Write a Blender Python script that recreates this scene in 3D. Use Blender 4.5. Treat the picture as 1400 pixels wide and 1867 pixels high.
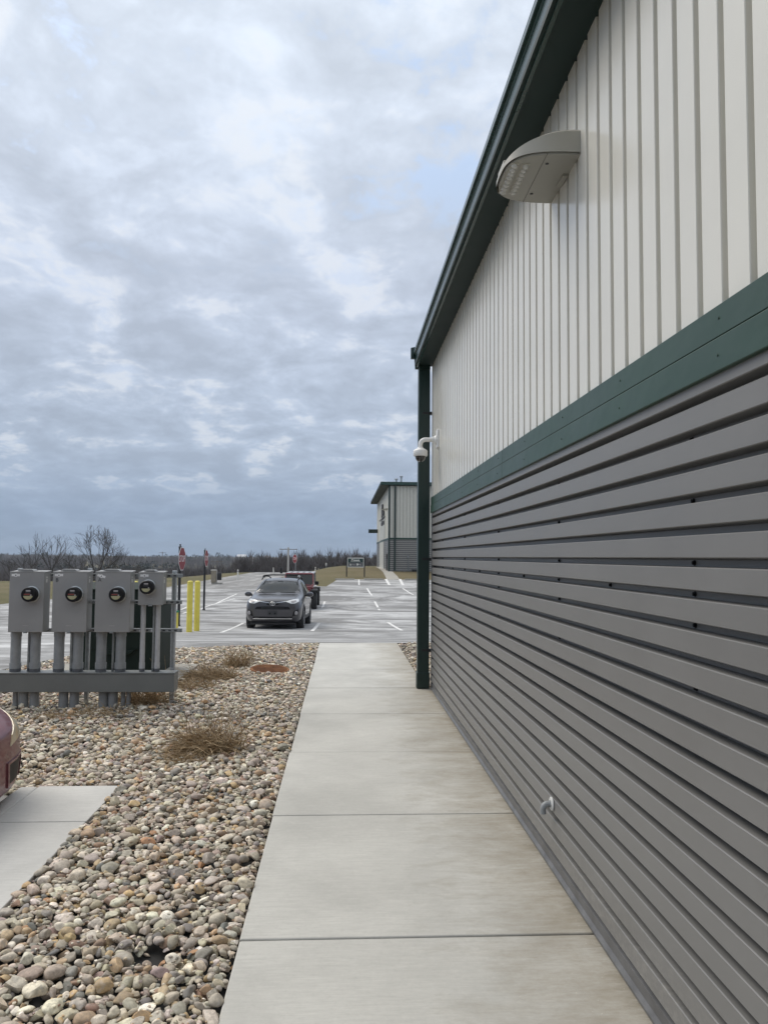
import bpy, bmesh, math, random
import numpy as np
from mathutils import Vector, Matrix, noise
from mathutils.bvhtree import BVHTree
random.seed(7); rng = np.random.default_rng(11)
scene = bpy.context.scene
for o in list(bpy.data.objects): bpy.data.objects.remove(o, do_unlink=True)
COL = scene.collection
# ------------------------------------------------------------------ camera
FPX, CX, CY, EYE = 1400.0, 700.0, 933.5, 1.62
_y = Vector((625-CX, -(1015-CY), -FPX)).normalized()
_u = Vector((.011, 1, 0)); _u = (_u - _y*_u.dot(_y)).normalized()
_x = _y.cross(_u)
CAMROT = Matrix((_x, _y, _u))                    # camera space -> world
cam_data = bpy.data.cameras.new('camera'); cam = bpy.data.objects.new('camera', cam_data); COL.objects.link(cam)
cam.matrix_world = Matrix.Translation((0, 0, EYE)) @ CAMROT.to_4x4()
cam_data.sensor_fit = 'HORIZONTAL'; cam_data.sensor_width = 36; cam_data.lens = 36*FPX/1400
cam_data.clip_start = .05; cam_data.clip_end = 6000
scene.camera = cam
scene.render.resolution_x = 767; scene.render.resolution_y = 1024
# ------------------------------------------------------------------ world
W = bpy.data.worlds.new('World'); scene.world = W; W.use_nodes = True
nt = W.node_tree; nt.nodes.clear()
SUN_EL, SUN_AZ = 50, 305                          # degrees; azimuth clockwise from +Y
def wn(t, **k):
    n = nt.nodes.new(t)
    for a, v in k.items(): setattr(n, a, v)
    return n
def wmath(op, a, b=None, c=None, clamp=False):
    n = wn('ShaderNodeMath', operation=op, use_clamp=clamp)
    for i, v in enumerate((a, b, c)):
        if v is None: continue
        if isinstance(v, (int, float)): n.inputs[i].default_value = v
        else: nt.links.new(v, n.inputs[i])
    return n.outputs[0]
def wmix(f, a, b, mode='MIX'):
    n = wn('ShaderNodeMix', data_type='RGBA', blend_type=mode)
    for i, v in ((0, f), (6, a), (7, b)):
        if isinstance(v, (int, float)): n.inputs[i].default_value = v
        elif isinstance(v, tuple): n.inputs[i].default_value = (*v, 1)
        else: nt.links.new(v, n.inputs[i])
    return n.outputs[2]
def wramp(f, stops, interp='EASE'):
    n = wn('ShaderNodeValToRGB'); n.color_ramp.interpolation = interp
    e = n.color_ramp.elements
    while len(e) < len(stops): e.new(.5)
    for s, (p, c) in zip(e, stops):
        s.position = p; s.color = (*c, 1) if isinstance(c, tuple) else (c, c, c, 1)
    nt.links.new(f, n.inputs[0]); return n.outputs[0]
def wnoise(vec, scale, detail=6, rough=.55, dist=0, off=(0, 0, 0), sc=(1, 1, 1)):
    mp = wn('ShaderNodeMapping'); mp.inputs[1].default_value = off; mp.inputs[3].default_value = sc
    nt.links.new(vec, mp.inputs[0])
    n = wn('ShaderNodeTexNoise'); nt.links.new(mp.outputs[0], n.inputs[0])
    n.inputs['Scale'].default_value = scale; n.inputs['Detail'].default_value = detail
    n.inputs['Roughness'].default_value = rough; n.inputs['Distortion'].default_value = dist
    return n.outputs[0]
sky = wn('ShaderNodeTexSky', sky_type='NISHITA'); sky.sun_disc = False
sky.sun_elevation = math.radians(SUN_EL); sky.sun_rotation = math.radians(SUN_AZ)
tc = wn('ShaderNodeTexCoord'); sep = wn('ShaderNodeSeparateXYZ'); nt.links.new(tc.outputs['Generated'], sep.inputs[0])
zc = wmath('MAXIMUM', sep.outputs[2], 0.0); zp = wmath('ADD', zc, .30)
comb = wn('ShaderNodeCombineXYZ')                 # the cloud deck seen in perspective
nt.links.new(wmath('DIVIDE', sep.outputs[0], zp), comb.inputs[0]); nt.links.new(wmath('DIVIDE', sep.outputs[1], zp), comb.inputs[1])
P = comb.outputs[0]
base = wramp(zc, [(0, (.195, .252, .335)), (.05, (.222, .282, .375)), (.13, (.305, .362, .452)), (.33, (.395, .445, .535)), (.6, (.52, .575, .655)), (1, (.78, .80, .82))], 'LINEAR')
big = wnoise(P, 1.9, 3, .5, .2, (3.1, 1.7, 0))
mid = wnoise(P, 4.6, 7, .55, .35, (.4, 5.2, 2))
mid2 = wnoise(P, 4.6, 7, .55, .35, (.33, 5.26, 2))            # the same cells, shifted towards the light
fine = wnoise(P, 15.0, 8, .6, .3, (8.4, 1.2, 5))
m = wmath('ADD', wmath('MULTIPLY', big, .22), wmath('ADD', wmath('MULTIPLY', mid, .46), wmath('MULTIPLY', fine, .32)))
relief = wmath('MULTIPLY', wmath('SUBTRACT', mid, mid2), .55)
shade = wramp(wmath('ADD', m, relief), [(.36, .85), (.45, .93), (.51, .99), (.56, 1.055), (.64, 1.15)], 'LINEAR')
low = wramp(zc, [(.03, 0.0), (.2, 1.0)], 'EASE')           # the deck blurs together far away
shade = wmix(low, wmix(.55, shade, (.98, .98, .98)), shade)
cloud = wmix(1.0, base, shade, 'MULTIPLY')
spots = wmath('MULTIPLY', wramp(wmath('ADD', mid, relief), [(.53, 0.0), (.66, 1.0)]), wramp(fine, [(.40, 0.0), (.58, 1.0)]))
cloud = wmix(wmath('MULTIPLY', wmath('MULTIPLY', spots, wramp(zc, [(.05, 0.0), (.13, 1.0)])), .32), cloud, (.62, .615, .60))
cloud10 = wmix(1.0, cloud, (10, 10, 10), 'MULTIPLY')
gap = wmath('MULTIPLY', wramp(m, [(.40, 1.0), (.48, 0.0)]), wramp(zc, [(.3, 0.0), (.5, 1.0)]))
final = wmix(wmath('MULTIPLY', gap, .42), cloud10, wmix(1.0, sky.outputs[0], (1.9, 1.9, 1.8), 'MULTIPLY'))
bg = wn('ShaderNodeBackground'); bg.inputs[1].default_value = .1; nt.links.new(final, bg.inputs[0])
wo = wn('ShaderNodeOutputWorld'); nt.links.new(bg.outputs[0], wo.inputs[0])
W.cycles.sampling_method = 'MANUAL'; W.cycles.sample_map_resolution = 1024
# ------------------------------------------------------------------ sun
sd = bpy.data.lights.new('sun', 'SUN'); so = bpy.data.objects.new('sun', sd); COL.objects.link(so)
sd.energy = 1.5; sd.angle = math.radians(40); sd.color = (1, .93, .82)
_a, _e = math.radians(SUN_AZ), math.radians(SUN_EL)
sdir = Vector((math.sin(_a)*math.cos(_e), math.cos(_a)*math.cos(_e), math.sin(_e)))
so.rotation_euler = sdir.to_track_quat('Z', 'Y').to_euler()
# ------------------------------------------------------------------ exposure
vs = scene.view_settings; vs.view_transform = 'Standard'; vs.look = 'None'; vs.gamma = 1; vs.exposure = 0.55; vs.use_curve_mapping = False
scene.render.engine = 'CYCLES'
scene.cycles.max_bounces = 6; scene.cycles.use_denoising = True

# ------------------------------------------------------------------ pixel helpers
def ray(px, py): return CAMROT @ Vector((px-CX, -(py-CY), -FPX))
def at(px, py, Y):
    d = ray(px, py); p = d*(Y/d.y); return Vector((p.x, p.y, p.z+EYE))
def atx(px, py, X):
    d = ray(px, py); p = d*(X/d.x); return Vector((p.x, p.y, p.z+EYE))
def gnd(px, py, z=0):
    d = ray(px, py); p = d*((z-EYE)/d.z); return Vector((p.x, p.y, z))
def project(p):
    c = CAMROT.transposed() @ (Vector(p)-Vector((0, 0, EYE)))
    return (CX - FPX*c.x/c.z, CY + FPX*c.y/c.z) if c.z < -.01 else None
# ------------------------------------------------------------------ materials
MATS = {}
class MT:
    def __init__(s, name):
        s.m = bpy.data.materials.new(name); s.m.use_nodes = True; s.t = s.m.node_tree
        s.b = s.t.nodes['Principled BSDF']; MATS[name] = s.m
    def n(s, t, **k):
        x = s.t.nodes.new(t)
        for a, v in k.items(): setattr(x, a, v)
        return x
    def link(s, a, b): s.t.links.new(a, b)
    def coord(s, kind='pos', scale=(1, 1, 1), rot=(0, 0, 0)):
        if kind == 'pos': o = s.n('ShaderNodeNewGeometry').outputs['Position']
        else: o = s.n('ShaderNodeTexCoord').outputs['Object' if kind == 'obj' else 'Generated']
        mp = s.n('ShaderNodeMapping'); mp.inputs[3].default_value = scale; mp.inputs[2].default_value = rot
        s.link(o, mp.inputs[0]); return mp.outputs[0]
    def noise(s, vec, scale, detail=5, rough=.55, dist=0):
        x = s.n('ShaderNodeTexNoise'); s.link(vec, x.inputs[0]); x.inputs['Scale'].default_value = scale
        x.inputs['Detail'].default_value = detail; x.inputs['Roughness'].default_value = rough; x.inputs['Distortion'].default_value = dist
        return x.outputs[0]
    def ramp(s, f, stops, interp='LINEAR'):
        x = s.n('ShaderNodeValToRGB'); x.color_ramp.interpolation = interp; e = x.color_ramp.elements
        while len(e) < len(stops): e.new(.5)
        for q, (p, c) in zip(e, stops): q.position = p; q.color = (*c, 1) if isinstance(c, tuple) else (c, c, c, 1)
        s.link(f, x.inputs[0]); return x.outputs[0]
    def math(s, op, a, b=0, clamp=False):
        x = s.n('ShaderNodeMath', operation=op, use_clamp=clamp)
        for i, v in enumerate((a, b)):
            if isinstance(v, (int, float)): x.inputs[i].default_value = v
            else: s.link(v, x.inputs[i])
        return x.outputs[0]
    def mix(s, f, a, b, mode='MIX'):
        x = s.n('ShaderNodeMix', data_type='RGBA', blend_type=mode)
        for i, v in ((0, f), (6, a), (7, b)):
            if isinstance(v, (int, float)): x.inputs[i].default_value = v
            elif isinstance(v, tuple): x.inputs[i].default_value = (*v, 1)
            else: s.link(v, x.inputs[i])
        return x.outputs[2]
    def set(s, col=None, rough=None, metal=None, spec=None, coat=None):
        for k, v in (('Base Color', col), ('Roughness', rough), ('Metallic', metal), ('Specular IOR Level', spec), ('Coat Weight', coat)):
            if v is None: continue
            i = s.b.inputs[k]
            if isinstance(v, tuple): i.default_value = (*v, 1)
            elif isinstance(v, (int, float)): i.default_value = v
            else: s.link(v, i)
        return s
    def bump(s, h, strength=.2, dist=.01):
        x = s.n('ShaderNodeBump'); x.inputs['Strength'].default_value = strength; x.inputs['Distance'].default_value = dist
        s.link(h, x.inputs['Height']); s.link(x.outputs[0], s.b.inputs['Normal']); return s
def simple(name, col, rough=.5, metal=0, coat=0, var=.12, scale=6, spec=.5, kind='pos'):
    k = MT(name); f = k.noise(k.coord(kind), scale, 6, .6)
    lo = tuple(c*(1-var) for c in col); hi = tuple(min(1, c*(1+var)) for c in col)
    k.set(k.ramp(f, [(.3, lo), (.7, hi)]), None, metal, spec, coat)
    k.set(rough=k.math('ADD', k.math('MULTIPLY', f, .16), rough-.08)); return k
# painted steel of the near building
k = simple('white_steel', (.64, .625, .57), .22, var=.03, scale=2)
k.bump(k.noise(k.coord('pos', (1, 1.6, .25)), 3.0, 3, .5), .22, .010)
k = simple('grey_steel', (.168, .164, .159), .38, var=.05, scale=3)
k.bump(k.noise(k.coord('pos', (1, .4, 2)), 4.0, 3, .5), .15, .006)
# splashes and dirt low down on the grey sheets
nz = k.noise(k.coord('pos', (1, 2, 3)), 14, 8, .7); g = k.n('ShaderNodeSeparateXYZ'); k.link(k.n('ShaderNodeNewGeometry').outputs['Position'], g.inputs[0])
dm = k.math('MULTIPLY', k.ramp(g.outputs[2], [(.05, 1.0), (.34, 0.0)]), k.ramp(nz, [(.46, 0.0), (.68, .7)]))
cur = k.b.inputs['Base Color'].links[0].from_socket
k.link(k.mix(dm, cur, (.30, .285, .26)), k.b.inputs['Base Color'])
k = simple('green_steel', (.014, .046, .030), .42, var=.12, scale=2)
k.bump(k.noise(k.coord('pos', (1, .9, 1.5)), 2.6, 3, .5), .55, .015)
simple('dark_green_paint', (.008, .026, .021), .34, var=.1)
simple('soffit_green', (.009, .024, .022), .55, var=.1, spec=.3)
simple('gutter_green', (.014, .042, .037), .22, var=.08)
simple('flashing_grey', (.115, .115, .118), .42, var=.25, scale=9)
simple('galvanized', (.42, .44, .45), .42, .85, var=.22, scale=30)
simple('strut_grey', (.25, .265, .265), .45, .55, var=.2, scale=20)
simple('box_grey', (.27, .268, .262), .42, var=.05, scale=5)
simple('trough_grey', (.16, .168, .162), .45, var=.07, scale=5)
simple('pvc_grey', (.255, .265, .27), .5, var=.12, scale=12)
simple('pvc_light', (.44, .44, .445), .5, var=.12, scale=12)
simple('pvc_dark', (.10, .105, .115), .55, var=.1)
simple('transformer_green', (.012, .021, .016), .65, var=.12, spec=.2)
simple('black_plastic', (.008, .008, .009), .5, var=.1, spec=.25)
simple('black_metal', (.01, .01, .011), .35, var=.1)
simple('rubber', (.018, .018, .019), .75, var=.2, scale=20)
simple('sticker_white', (.7, .69, .68), .5)
simple('sticker_red', (.22, .05, .035), .5)
simple('sticker_yellow', (.36, .34, .20), .45, var=.25, scale=300)
simple('label_grey', (.35, .33, .33), .4)
simple('ink', (.03, .03, .035), .6)
simple('yellow_paint', (.66, .56, .09), .5, var=.12, scale=4)
simple('green_band', (.03, .2, .1), .5)
simple('sign_red', (.22, .018, .026), .45, var=.1)
simple('sign_white', (.72, .70, .69), .45)
simple('fixture_paint', (.40, .385, .335), .42, var=.03)
simple('fixture_plate', (.31, .305, .275), .45, var=.03)
k = MT('led_lens'); k.set((.50, .50, .48), .15, 0, .5, .6)
simple('camera_white', (.74, .74, .73), .35, var=.02)
k = MT('dome_glass'); k.set((.01, .01, .011), .05, 0, .6, 1.0)
simple('chrome', (.72, .72, .72), .22, 1, var=.1)
simple('plate_white', (.6, .6, .58), .4, var=.15, scale=25)
k = MT('car_glass'); k.set((.010, .013, .013), .02, 0, .5, 0)
k = MT('lamp_glass'); k.set((.72, .72, .70), .15, .2, .5, 1)
k = MT('faded_lamp'); f = k.noise(k.coord('obj'), 9, 4); k.set(k.ramp(f, [(.35, (.48, .46, .36)), (.65, (.55, .40, .23))]), .35, 0, .5, .4)
simple('suv_paint', (.060, .057, .061), .32, .35, .7, var=.05)
simple('suv_trim', (.030, .030, .032), .5, var=.1)
simple('jeep_paint', (.17, .012, .02), .28, .1, 1.0, var=.08)
simple('jeep_roof', (.33, .34, .36), .5, var=.1)
simple('old_red_paint', (.155, .047, .056), .38, .1, .4, var=.2, scale=5)
simple('wheel_alloy', (.42, .42, .43), .32, .9, var=.1)
simple('pole_wood', (.20, .17, .14), .8, var=.2)
simple('pole_pale', (.46, .44, .41), .7, var=.15)
simple('marker_white', (.68, .67, .62), .6, var=.1)
simple('tan_box', (.26, .225, .17), .6, var=.15)
simple('board_green', (.012, .04, .036), .5)
simple('board_grey', (.11, .115, .115), .5)
simple('seam_roof', (.025, .06, .048), .4, .2, var=.15)
simple('far_white', (.56, .55, .49), .45, var=.06)
simple('door_white', (.66, .66, .62), .4, var=.05)
simple('far_roof', (.62, .63, .65), .5, var=.1)
simple('bark', (.045, .038, .033), .9, var=.25, scale=8)
simple('far_bark', (.11, .097, .094), .95, var=.25, scale=.02)
simple('evergreen', (.028, .036, .028), .9, var=.3, scale=.05)
simple('dead_grass', (.33, .24, .14), .85, var=.45, scale=25)
simple('fabric', (.014, .014, .014), .8, var=.3, scale=40)
# rust
k = MT('rust'); f = k.noise(k.coord('obj', (1, 1, 1)), 7, 8, .65); k.set(k.ramp(f, [(.3, (.085, .033, .014)), (.55, (.21, .085, .03)), (.75, (.30, .15, .065))]), .85); k.bump(f, .4, .01)
# concrete, with a broomed finish across the walk and stains of its own
def concrete(name, tone, wall_stain):
    k = MT(name); p = k.coord('pos')
    blot = k.noise(p, 1.1, 7, .62, .3); streak = k.noise(k.coord('pos', (2.6, 22, 1)), 2.2, 8, .72, .3)
    broom = k.noise(k.coord('pos', (7, 95, 1)), 1.0, 5, .75); grit = k.noise(p, 240, 2, .5)
    c = k.mix(k.ramp(blot, [(.3, 0.0), (.7, 1.0)]), tuple(t*.80 for t in tone), tuple(t*1.12 for t in tone))
    pore = k.noise(p, 38, 6, .7); c = k.mix(k.ramp(pore, [(.52, 0.0), (.75, .35)]), c, tuple(t*.66 for t in tone)); c = k.mix(k.ramp(pore, [(.25, .3), (.45, 0.0)]), c, tuple(min(.8, t*1.2) for t in tone))
    c = k.mix(k.ramp(streak, [(.46, 0.0), (.72, .36)]), c, tuple(t*.72 for t in tone))
    c = k.mix(k.ramp(streak, [(.26, .35), (.44, 0.0)]), c, tuple(min(.8, t*1.22) for t in tone))
    c = k.mix(k.ramp(broom, [(.45, 0.0), (.7, .42)]), c, tuple(t*.75 for t in tone))
    c = k.mix(k.ramp(grit, [(.66, 0.0), (.8, .5)]), c, tuple(t*.55 for t in tone))
    if wall_stain:
        g = k.n('ShaderNodeSeparateXYZ'); k.link(k.n('ShaderNodeNewGeometry').outputs['Position'], g.inputs[0])
        st = k.noise(k.coord('pos', (1.0, 1.7, 1)), 2.4, 12, .76, .2); st2 = k.noise(k.coord('pos', (1.0, 5, 1)), 5.0, 8, .72, .3)
        wx = k.math('ADD', k.math('MULTIPLY', g.outputs[0], .48), k.math('ADD', k.math('MULTIPLY', st, .85), k.math('MULTIPLY', st2, .30)))
        c = k.mix(k.ramp(k.math('MULTIPLY', wx, .6), [(.47, 0.0), (.58, .34), (.72, .74)]), c, (.225, .188, .13))
        edge = k.ramp(k.math('MULTIPLY', k.math('ADD', g.outputs[0], k.math('MULTIPLY', st2, .22)), .5), [(.575, 0.0), (.62, .6)]); c = k.mix(edge, c, (.16, .135, .095))
        crumbs = k.noise(p, 60, 3, .5)
        c = k.mix(k.math('MULTIPLY', k.ramp(crumbs, [(.70, 0.0), (.74, .7)]), k.ramp(g.outputs[0], [(.1, 0.0), (.8, 1.0)])), c, (.55, .52, .45))
    k.set(c, .85, 0, .3); k.bump(k.math('ADD', k.math('MULTIPLY', broom, .7), k.math('MULTIPLY', grit, .3)), .28, .004)
concrete('walk_concrete', (.51, .50, .465), True)
concrete('pad_concrete', (.53, .52, .495), False)
concrete('old_concrete', (.37, .35, .31), False)
# asphalt with dried brine: pale streaks that follow the spreader
k = MT('asphalt'); p = k.coord('pos')
grit = k.noise(p, 90, 3, .6); patch = k.noise(p, .35, 6, .6)
s1 = k.noise(k.coord('pos', (.12, .2, 1), (0, 0, .5)), 1.0, 9, .7, 2.2); s2 = k.noise(k.coord('pos', (.4, 1.0, 1), (0, 0, -.25)), 1.0, 10, .74, 1.8)
c = k.mix(patch, (.165, .162, .16), (.235, .232, .228)); c = k.mix(k.ramp(grit, [(.4, 0.0), (.75, .3)]), c, (.06, .06, .06))
br = k.math('MULTIPLY', k.ramp(s1, [(.42, .0), (.58, 1.0)]), k.ramp(s2, [(.36, .10), (.60, 1.0)]))
c = k.mix(k.math('MULTIPLY', br, .85), c, (.60, .60, .60)); k.set(c, .85, 0, .3); k.bump(grit, .3, .01)
k = MT('road_asphalt'); p = k.coord('pos'); s1 = k.noise(k.coord('pos', (1.1, .12, 1)), 1, 7, .6, .5)
k.set(k.ramp(s1, [(.3, (.17, .165, .16)), (.5, (.24, .235, .23)), (.7, (.40, .395, .39))]), .9, 0, .3)
k = MT('road_paint'); f = k.noise(k.coord('pos'), 5, 7, .7); k.set(k.ramp(f, [(.35, (.50, .50, .49)), (.55, (.72, .71, .69))]), .7)
# turf
k = MT('turf'); p = k.coord('pos'); a = k.noise(p, .22, 7, .6); b = k.noise(p, 2.4, 7, .65); d = k.noise(p, .02, 4, .5)
c = k.mix(k.ramp(a, [(.35, 0.0), (.65, 1.0)]), (.105, .098, .042), (.165, .138, .075)); c = k.mix(k.ramp(b, [(.35, .0), (.7, .6)]), c, (.060, .062, .026))
c = k.mix(k.ramp(d, [(.45, 0.0), (.6, .5)]), c, (.17, .13, .08)); k.set(c, .95, 0, .2); k.bump(b, .6, .12)
# stones
def stone_mat(name, use_obj):
    k = MT(name)
    if use_obj: src = k.n('ShaderNodeObjectInfo').outputs['Color']
    else:
        an = k.n('ShaderNodeAttribute'); an.attribute_name = 'Col'; src = an.outputs['Color']
    p = k.coord('pos'); f = k.noise(p, 55, 6, .65); gsp = k.noise(p, 260, 3, .6); l = k.noise(p, 22, 3, .5, 1.0)
    c = k.mix(k.ramp(f, [(.35, .5), (.6, 0.0)]), src, (.15, .13, .11)); c = k.mix(k.ramp(gsp, [(.58, 0.0), (.75, .4)]), c, (.07, .065, .06))
    c = k.mix(k.ramp(l, [(.58, 0.0), (.7, .38)]), c, (.45, .43, .40)); k.set(c, .72, 0, .35); k.bump(k.math('ADD', f, k.math('MULTIPLY', gsp, .3)), .4, .006)
stone_mat('stone', False); stone_mat('stone_single', True)
# ------------------------------------------------------------------ mesh helpers
class MB:
    def __init__(s): s.v, s.f = [], []
    def add(s, v, f):
        n = len(s.v); s.v += [tuple(q) for q in v]; s.f += [tuple(i+n for i in q) for q in f]; return s
    def box(s, x0, x1, y0, y1, z0, z1, M=None):
        v = [Vector((x, y, z)) for z in (z0, z1) for y in (y0, y1) for x in (x0, x1)]
        if M: v = [M @ q for q in v]
        return s.add(v, [(0, 2, 3, 1), (4, 5, 7, 6), (0, 1, 5, 4), (2, 6, 7, 3), (0, 4, 6, 2), (1, 3, 7, 5)])
    def tube(s, pts, r, n=12, caps=True):
        pts = [Vector(p) for p in pts]; rs = r if isinstance(r, (list, tuple)) else [r]*len(pts)
        T = [(pts[min(i+1, len(pts)-1)]-pts[max(i-1, 0)]).normalized() for i in range(len(pts))]
        a = T[0].orthogonal().normalized(); v, f = [], []
        for i, p in enumerate(pts):
            a = (a - T[i]*a.dot(T[i])).normalized(); b = T[i].cross(a)
            v += [p + (a*math.cos(2*math.pi*j/n) + b*math.sin(2*math.pi*j/n))*rs[i] for j in range(n)]
        for i in range(len(pts)-1):
            for j in range(n): q = (j+1) % n; f.append((i*n+j, i*n+q, (i+1)*n+q, (i+1)*n+j))
        if caps: f += [tuple(range(n-1, -1, -1)), tuple(range((len(pts)-1)*n, len(pts)*n))]
        return s.add(v, f)
    def prism(s, poly, d, M=None):               # poly: 3-D outline, d: extrusion vector
        n = len(poly); poly = [Vector(p) for p in poly]; d = Vector(d); v = poly+[p+d for p in poly]
        if M: v = [M @ q for q in v]
        return s.add(v, [tuple(range(n-1, -1, -1)), tuple(range(n, 2*n))]+[(i, (i+1) % n, n+(i+1) % n, n+i) for i in range(n)])
    def lathe(s, prof, c, axis='Z', n=24, M=None):  # prof: (radius, height)
        v, f = [], []
        for r, h in prof:
            for j in range(n):
                a = 2*math.pi*j/n; q = (r*math.cos(a), r*math.sin(a), h)
                q = {'Z': q, 'Y': (q[0], q[2], q[1]), 'X': (q[2], q[0], q[1])}[axis]
                v.append(Vector(q)+Vector(c))
        for i in range(len(prof)-1):
            for j in range(n): q = (j+1) % n; f.append((i*n+j, i*n+q, (i+1)*n+q, (i+1)*n+j))
        f += [tuple(range(n)), tuple(range((len(prof)-1)*n, len(prof)*n))]
        if M: v = [M @ q for q in v]
        return s.add(v, f)
    def build(s, name, mat, parent=None, bevel=0, smooth=None, seg=2, fix=True):
        me = bpy.data.meshes.new(name); me.from_pydata(s.v, [], s.f)
        if fix:
            bm = bmesh.new(); bm.from_mesh(me); bmesh.ops.recalc_face_normals(bm, faces=bm.faces); bm.to_mesh(me); bm.free()
        return mkobj(name, me, mat, parent, bevel, smooth, seg)
def mkobj(name, me, mat, parent=None, bevel=0, smooth=None, seg=2):
    if mat and not me.materials: me.materials.append(MATS[mat])
    if smooth is not None or bevel:
        me.shade_smooth(); me.set_sharp_from_angle(angle=math.radians(smooth if smooth is not None else 35))
    o = bpy.data.objects.new(name, me); COL.objects.link(o); o.parent = parent
    if bevel:
        b = o.modifiers.new('bevel', 'BEVEL'); b.width = bevel; b.segments = seg; b.limit_method = 'ANGLE'; b.harden_normals = True
    return o
def empty(name, label, cat, loc=(0, 0, 0), rotz=0, group=None):
    o = bpy.data.objects.new(name, None); COL.objects.link(o); o.location = loc; o.rotation_euler = (0, 0, rotz); o.empty_display_size = .2
    return tag(o, label, cat, group)
def tag(o, label, cat, group=None):
    o['label'] = label; o['category'] = cat
    if group: o['group'] = group
    return o
def struct(o): o['kind'] = 'structure'; return o
def copy_tree(o, parent=None):
    c = o.copy(); COL.objects.link(c); c.parent = parent
    for ch in list(o.children): copy_tree(ch, c)
    return c
def text_mesh(s, size, extrude=.002):
    cu = bpy.data.curves.new('t', 'FONT'); cu.body = s; cu.size = size; cu.extrude = extrude; cu.align_x = 'CENTER'; cu.align_y = 'CENTER'; cu.resolution_u = 2
    o = bpy.data.objects.new('t', cu); COL.objects.link(o); dg = bpy.context.evaluated_depsgraph_get()
    me = bpy.data.meshes.new_from_object(o.evaluated_get(dg)); bpy.data.objects.remove(o); bpy.data.curves.remove(cu); return me
# ------------------------------------------------------------------ terrain
TY = [-80, 14.6, 16, 18, 20, 22.4, 24.5, 26, 28, 31, 36, 50, 60, 66, 76, 90, 115, 130, 150, 180, 230, 320, 450, 700, 1000, 1600, 4000]
TL = [0, 0, -.05, -.20, -.37, -.545, -.69, -.765, -.82, -.85, -.86, -.82, -.80, -.80, -.80, -.80, -.85, -1.1, -2.6, -6, -10, -13.5, -14, -11, -7.5, -5, -5]
TR = [0, 0, -.05, -.20, -.37, -.545, -.69, -.765, -.82, -.85, -.86, -.75, -.50, -.31, .24, .40, .30, -.2, -2.2, -6, -10, -13.5, -14, -11, -7.5, -5, -5]
TLL = [0, 0, 0, 0, 0, 0, 0, 0, 0, 0, -.86, -.82, -.80, -.82, -.95, -1.5, -3.2, -4.4, -6, -8.5, -11.5, -14, -14, -11, -7.5, -5, -5]
def sst(t): t = min(1, max(0, t)); return t*t*(3-2*t)
def zt(x, y):
    if y < 14.6: return 0.0
    if y < 38: return -.9*(1-(1-(y-14.6)/23.4)**2.5)+.0
    t = sst((x+7)/7); u = sst((-16-x)/14)
    z = np.interp(y, TY, TL)*(1-t)+np.interp(y, TY, TR)*t
    if u > 0: z = z*(1-u)+np.interp(y, TY, TLL)*u
    z -= .04*max(0, 1-(y-38)/8)
    z += 2.2*math.exp(-((x+55)/8)**2-((y-100)/16)**2)
    if y > 380:
        w = min(1, (y-380)/220); z += w*(6.0*noise.noise((x*.0035, y*.003, 3))+2.2*noise.noise((x*.011, y*.011, 9)))
    return float(z)
def hit(px, py):
    d = ray(px, py).normalized(); t = 2.0
    while t < 3000:
        p = d*t
        if p.z+EYE <= zt(p.x, p.y): return Vector((p.x, p.y, zt(p.x, p.y)))
        t += max(.02, t*.002)
    return Vector((d.x*1500, d.y*1500, 0))
# ================================================================== SETTING
def grid_mesh(name, xs, ys, zf, mat, keep=None):
    v = [(x, y, zf(x, y)) for y in ys for x in xs]; n = len(xs)
    f = [(j*n+i, j*n+i+1, (j+1)*n+i+1, (j+1)*n+i) for j in range(len(ys)-1) for i in range(n-1)]
    me = bpy.data.meshes.new(name); me.from_pydata(v, [], f); me.shade_smooth()
    return mkobj(name, me, mat)
xs = sorted(set([float(q) for q in range(-70, 71, 2)]+[s*70*1.13**k for k in range(1, 31) for s in (-1, 1)]))
ys = [-60, -30, -10, 0, 8, 13]+[15+1.5*k for k in range(0, 91)]+[150*1.09**k for k in range(1, 38)]
def zg(x, y): return zt(x, y)-(.30 if y < 14 else .03)
struct(grid_mesh('ground', xs, ys, zg, 'turf'))
# parking lot, in rows; its near edge runs round the stone bed
EDGE = [(-8.2, 9.4), (-4.76, 11.1), (-4.35, 12.7), (-3.6, 13.35), (-2.8, 13.72), (-.40, 14.6), (1.0, 14.62), (4.5, 14.7), (45, 14.7)]
def lot_near(x): return float(np.interp(x, [e[0] for e in EDGE], [e[1] for e in EDGE]))
LX = [-40, -30, -24, -18, -13.3]+[-13+.5*k for k in range(0, 17)]+[-4.76, -4.5, -4.35, -4, -3.6, -3.2, -2.8, -2, -1.2, -.4, 0, 1, 2.5, 4.5, 7, 10, 15, 22, 30, 45]
NV = 60
def lot_sheet():
    v, f = [], []
    for i, x in enumerate(LX):
        y0 = lot_near(x) if x > -8 else 9.0
        y1 = 66.0 if x > -1.0 else (57.0 if x >= -13.3 else 34)
        for j in range(NV+1):
            t = (j/NV)**1.25; y = y0+(y1-y0)*t; v.append((x, y, zt(x, y)))
    for i in range(len(LX)-1):
        for j in range(NV): a = i*(NV+1)+j; f.append((a, a+NV+1, a+NV+2, a+1))
    me = bpy.data.meshes.new('parking_lot'); me.from_pydata(v, [], f); me.shade_smooth(); return mkobj('parking_lot', me, 'asphalt')
lot = struct(lot_sheet())
ryl = [57+3.1*k for k in range(32)]
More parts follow.
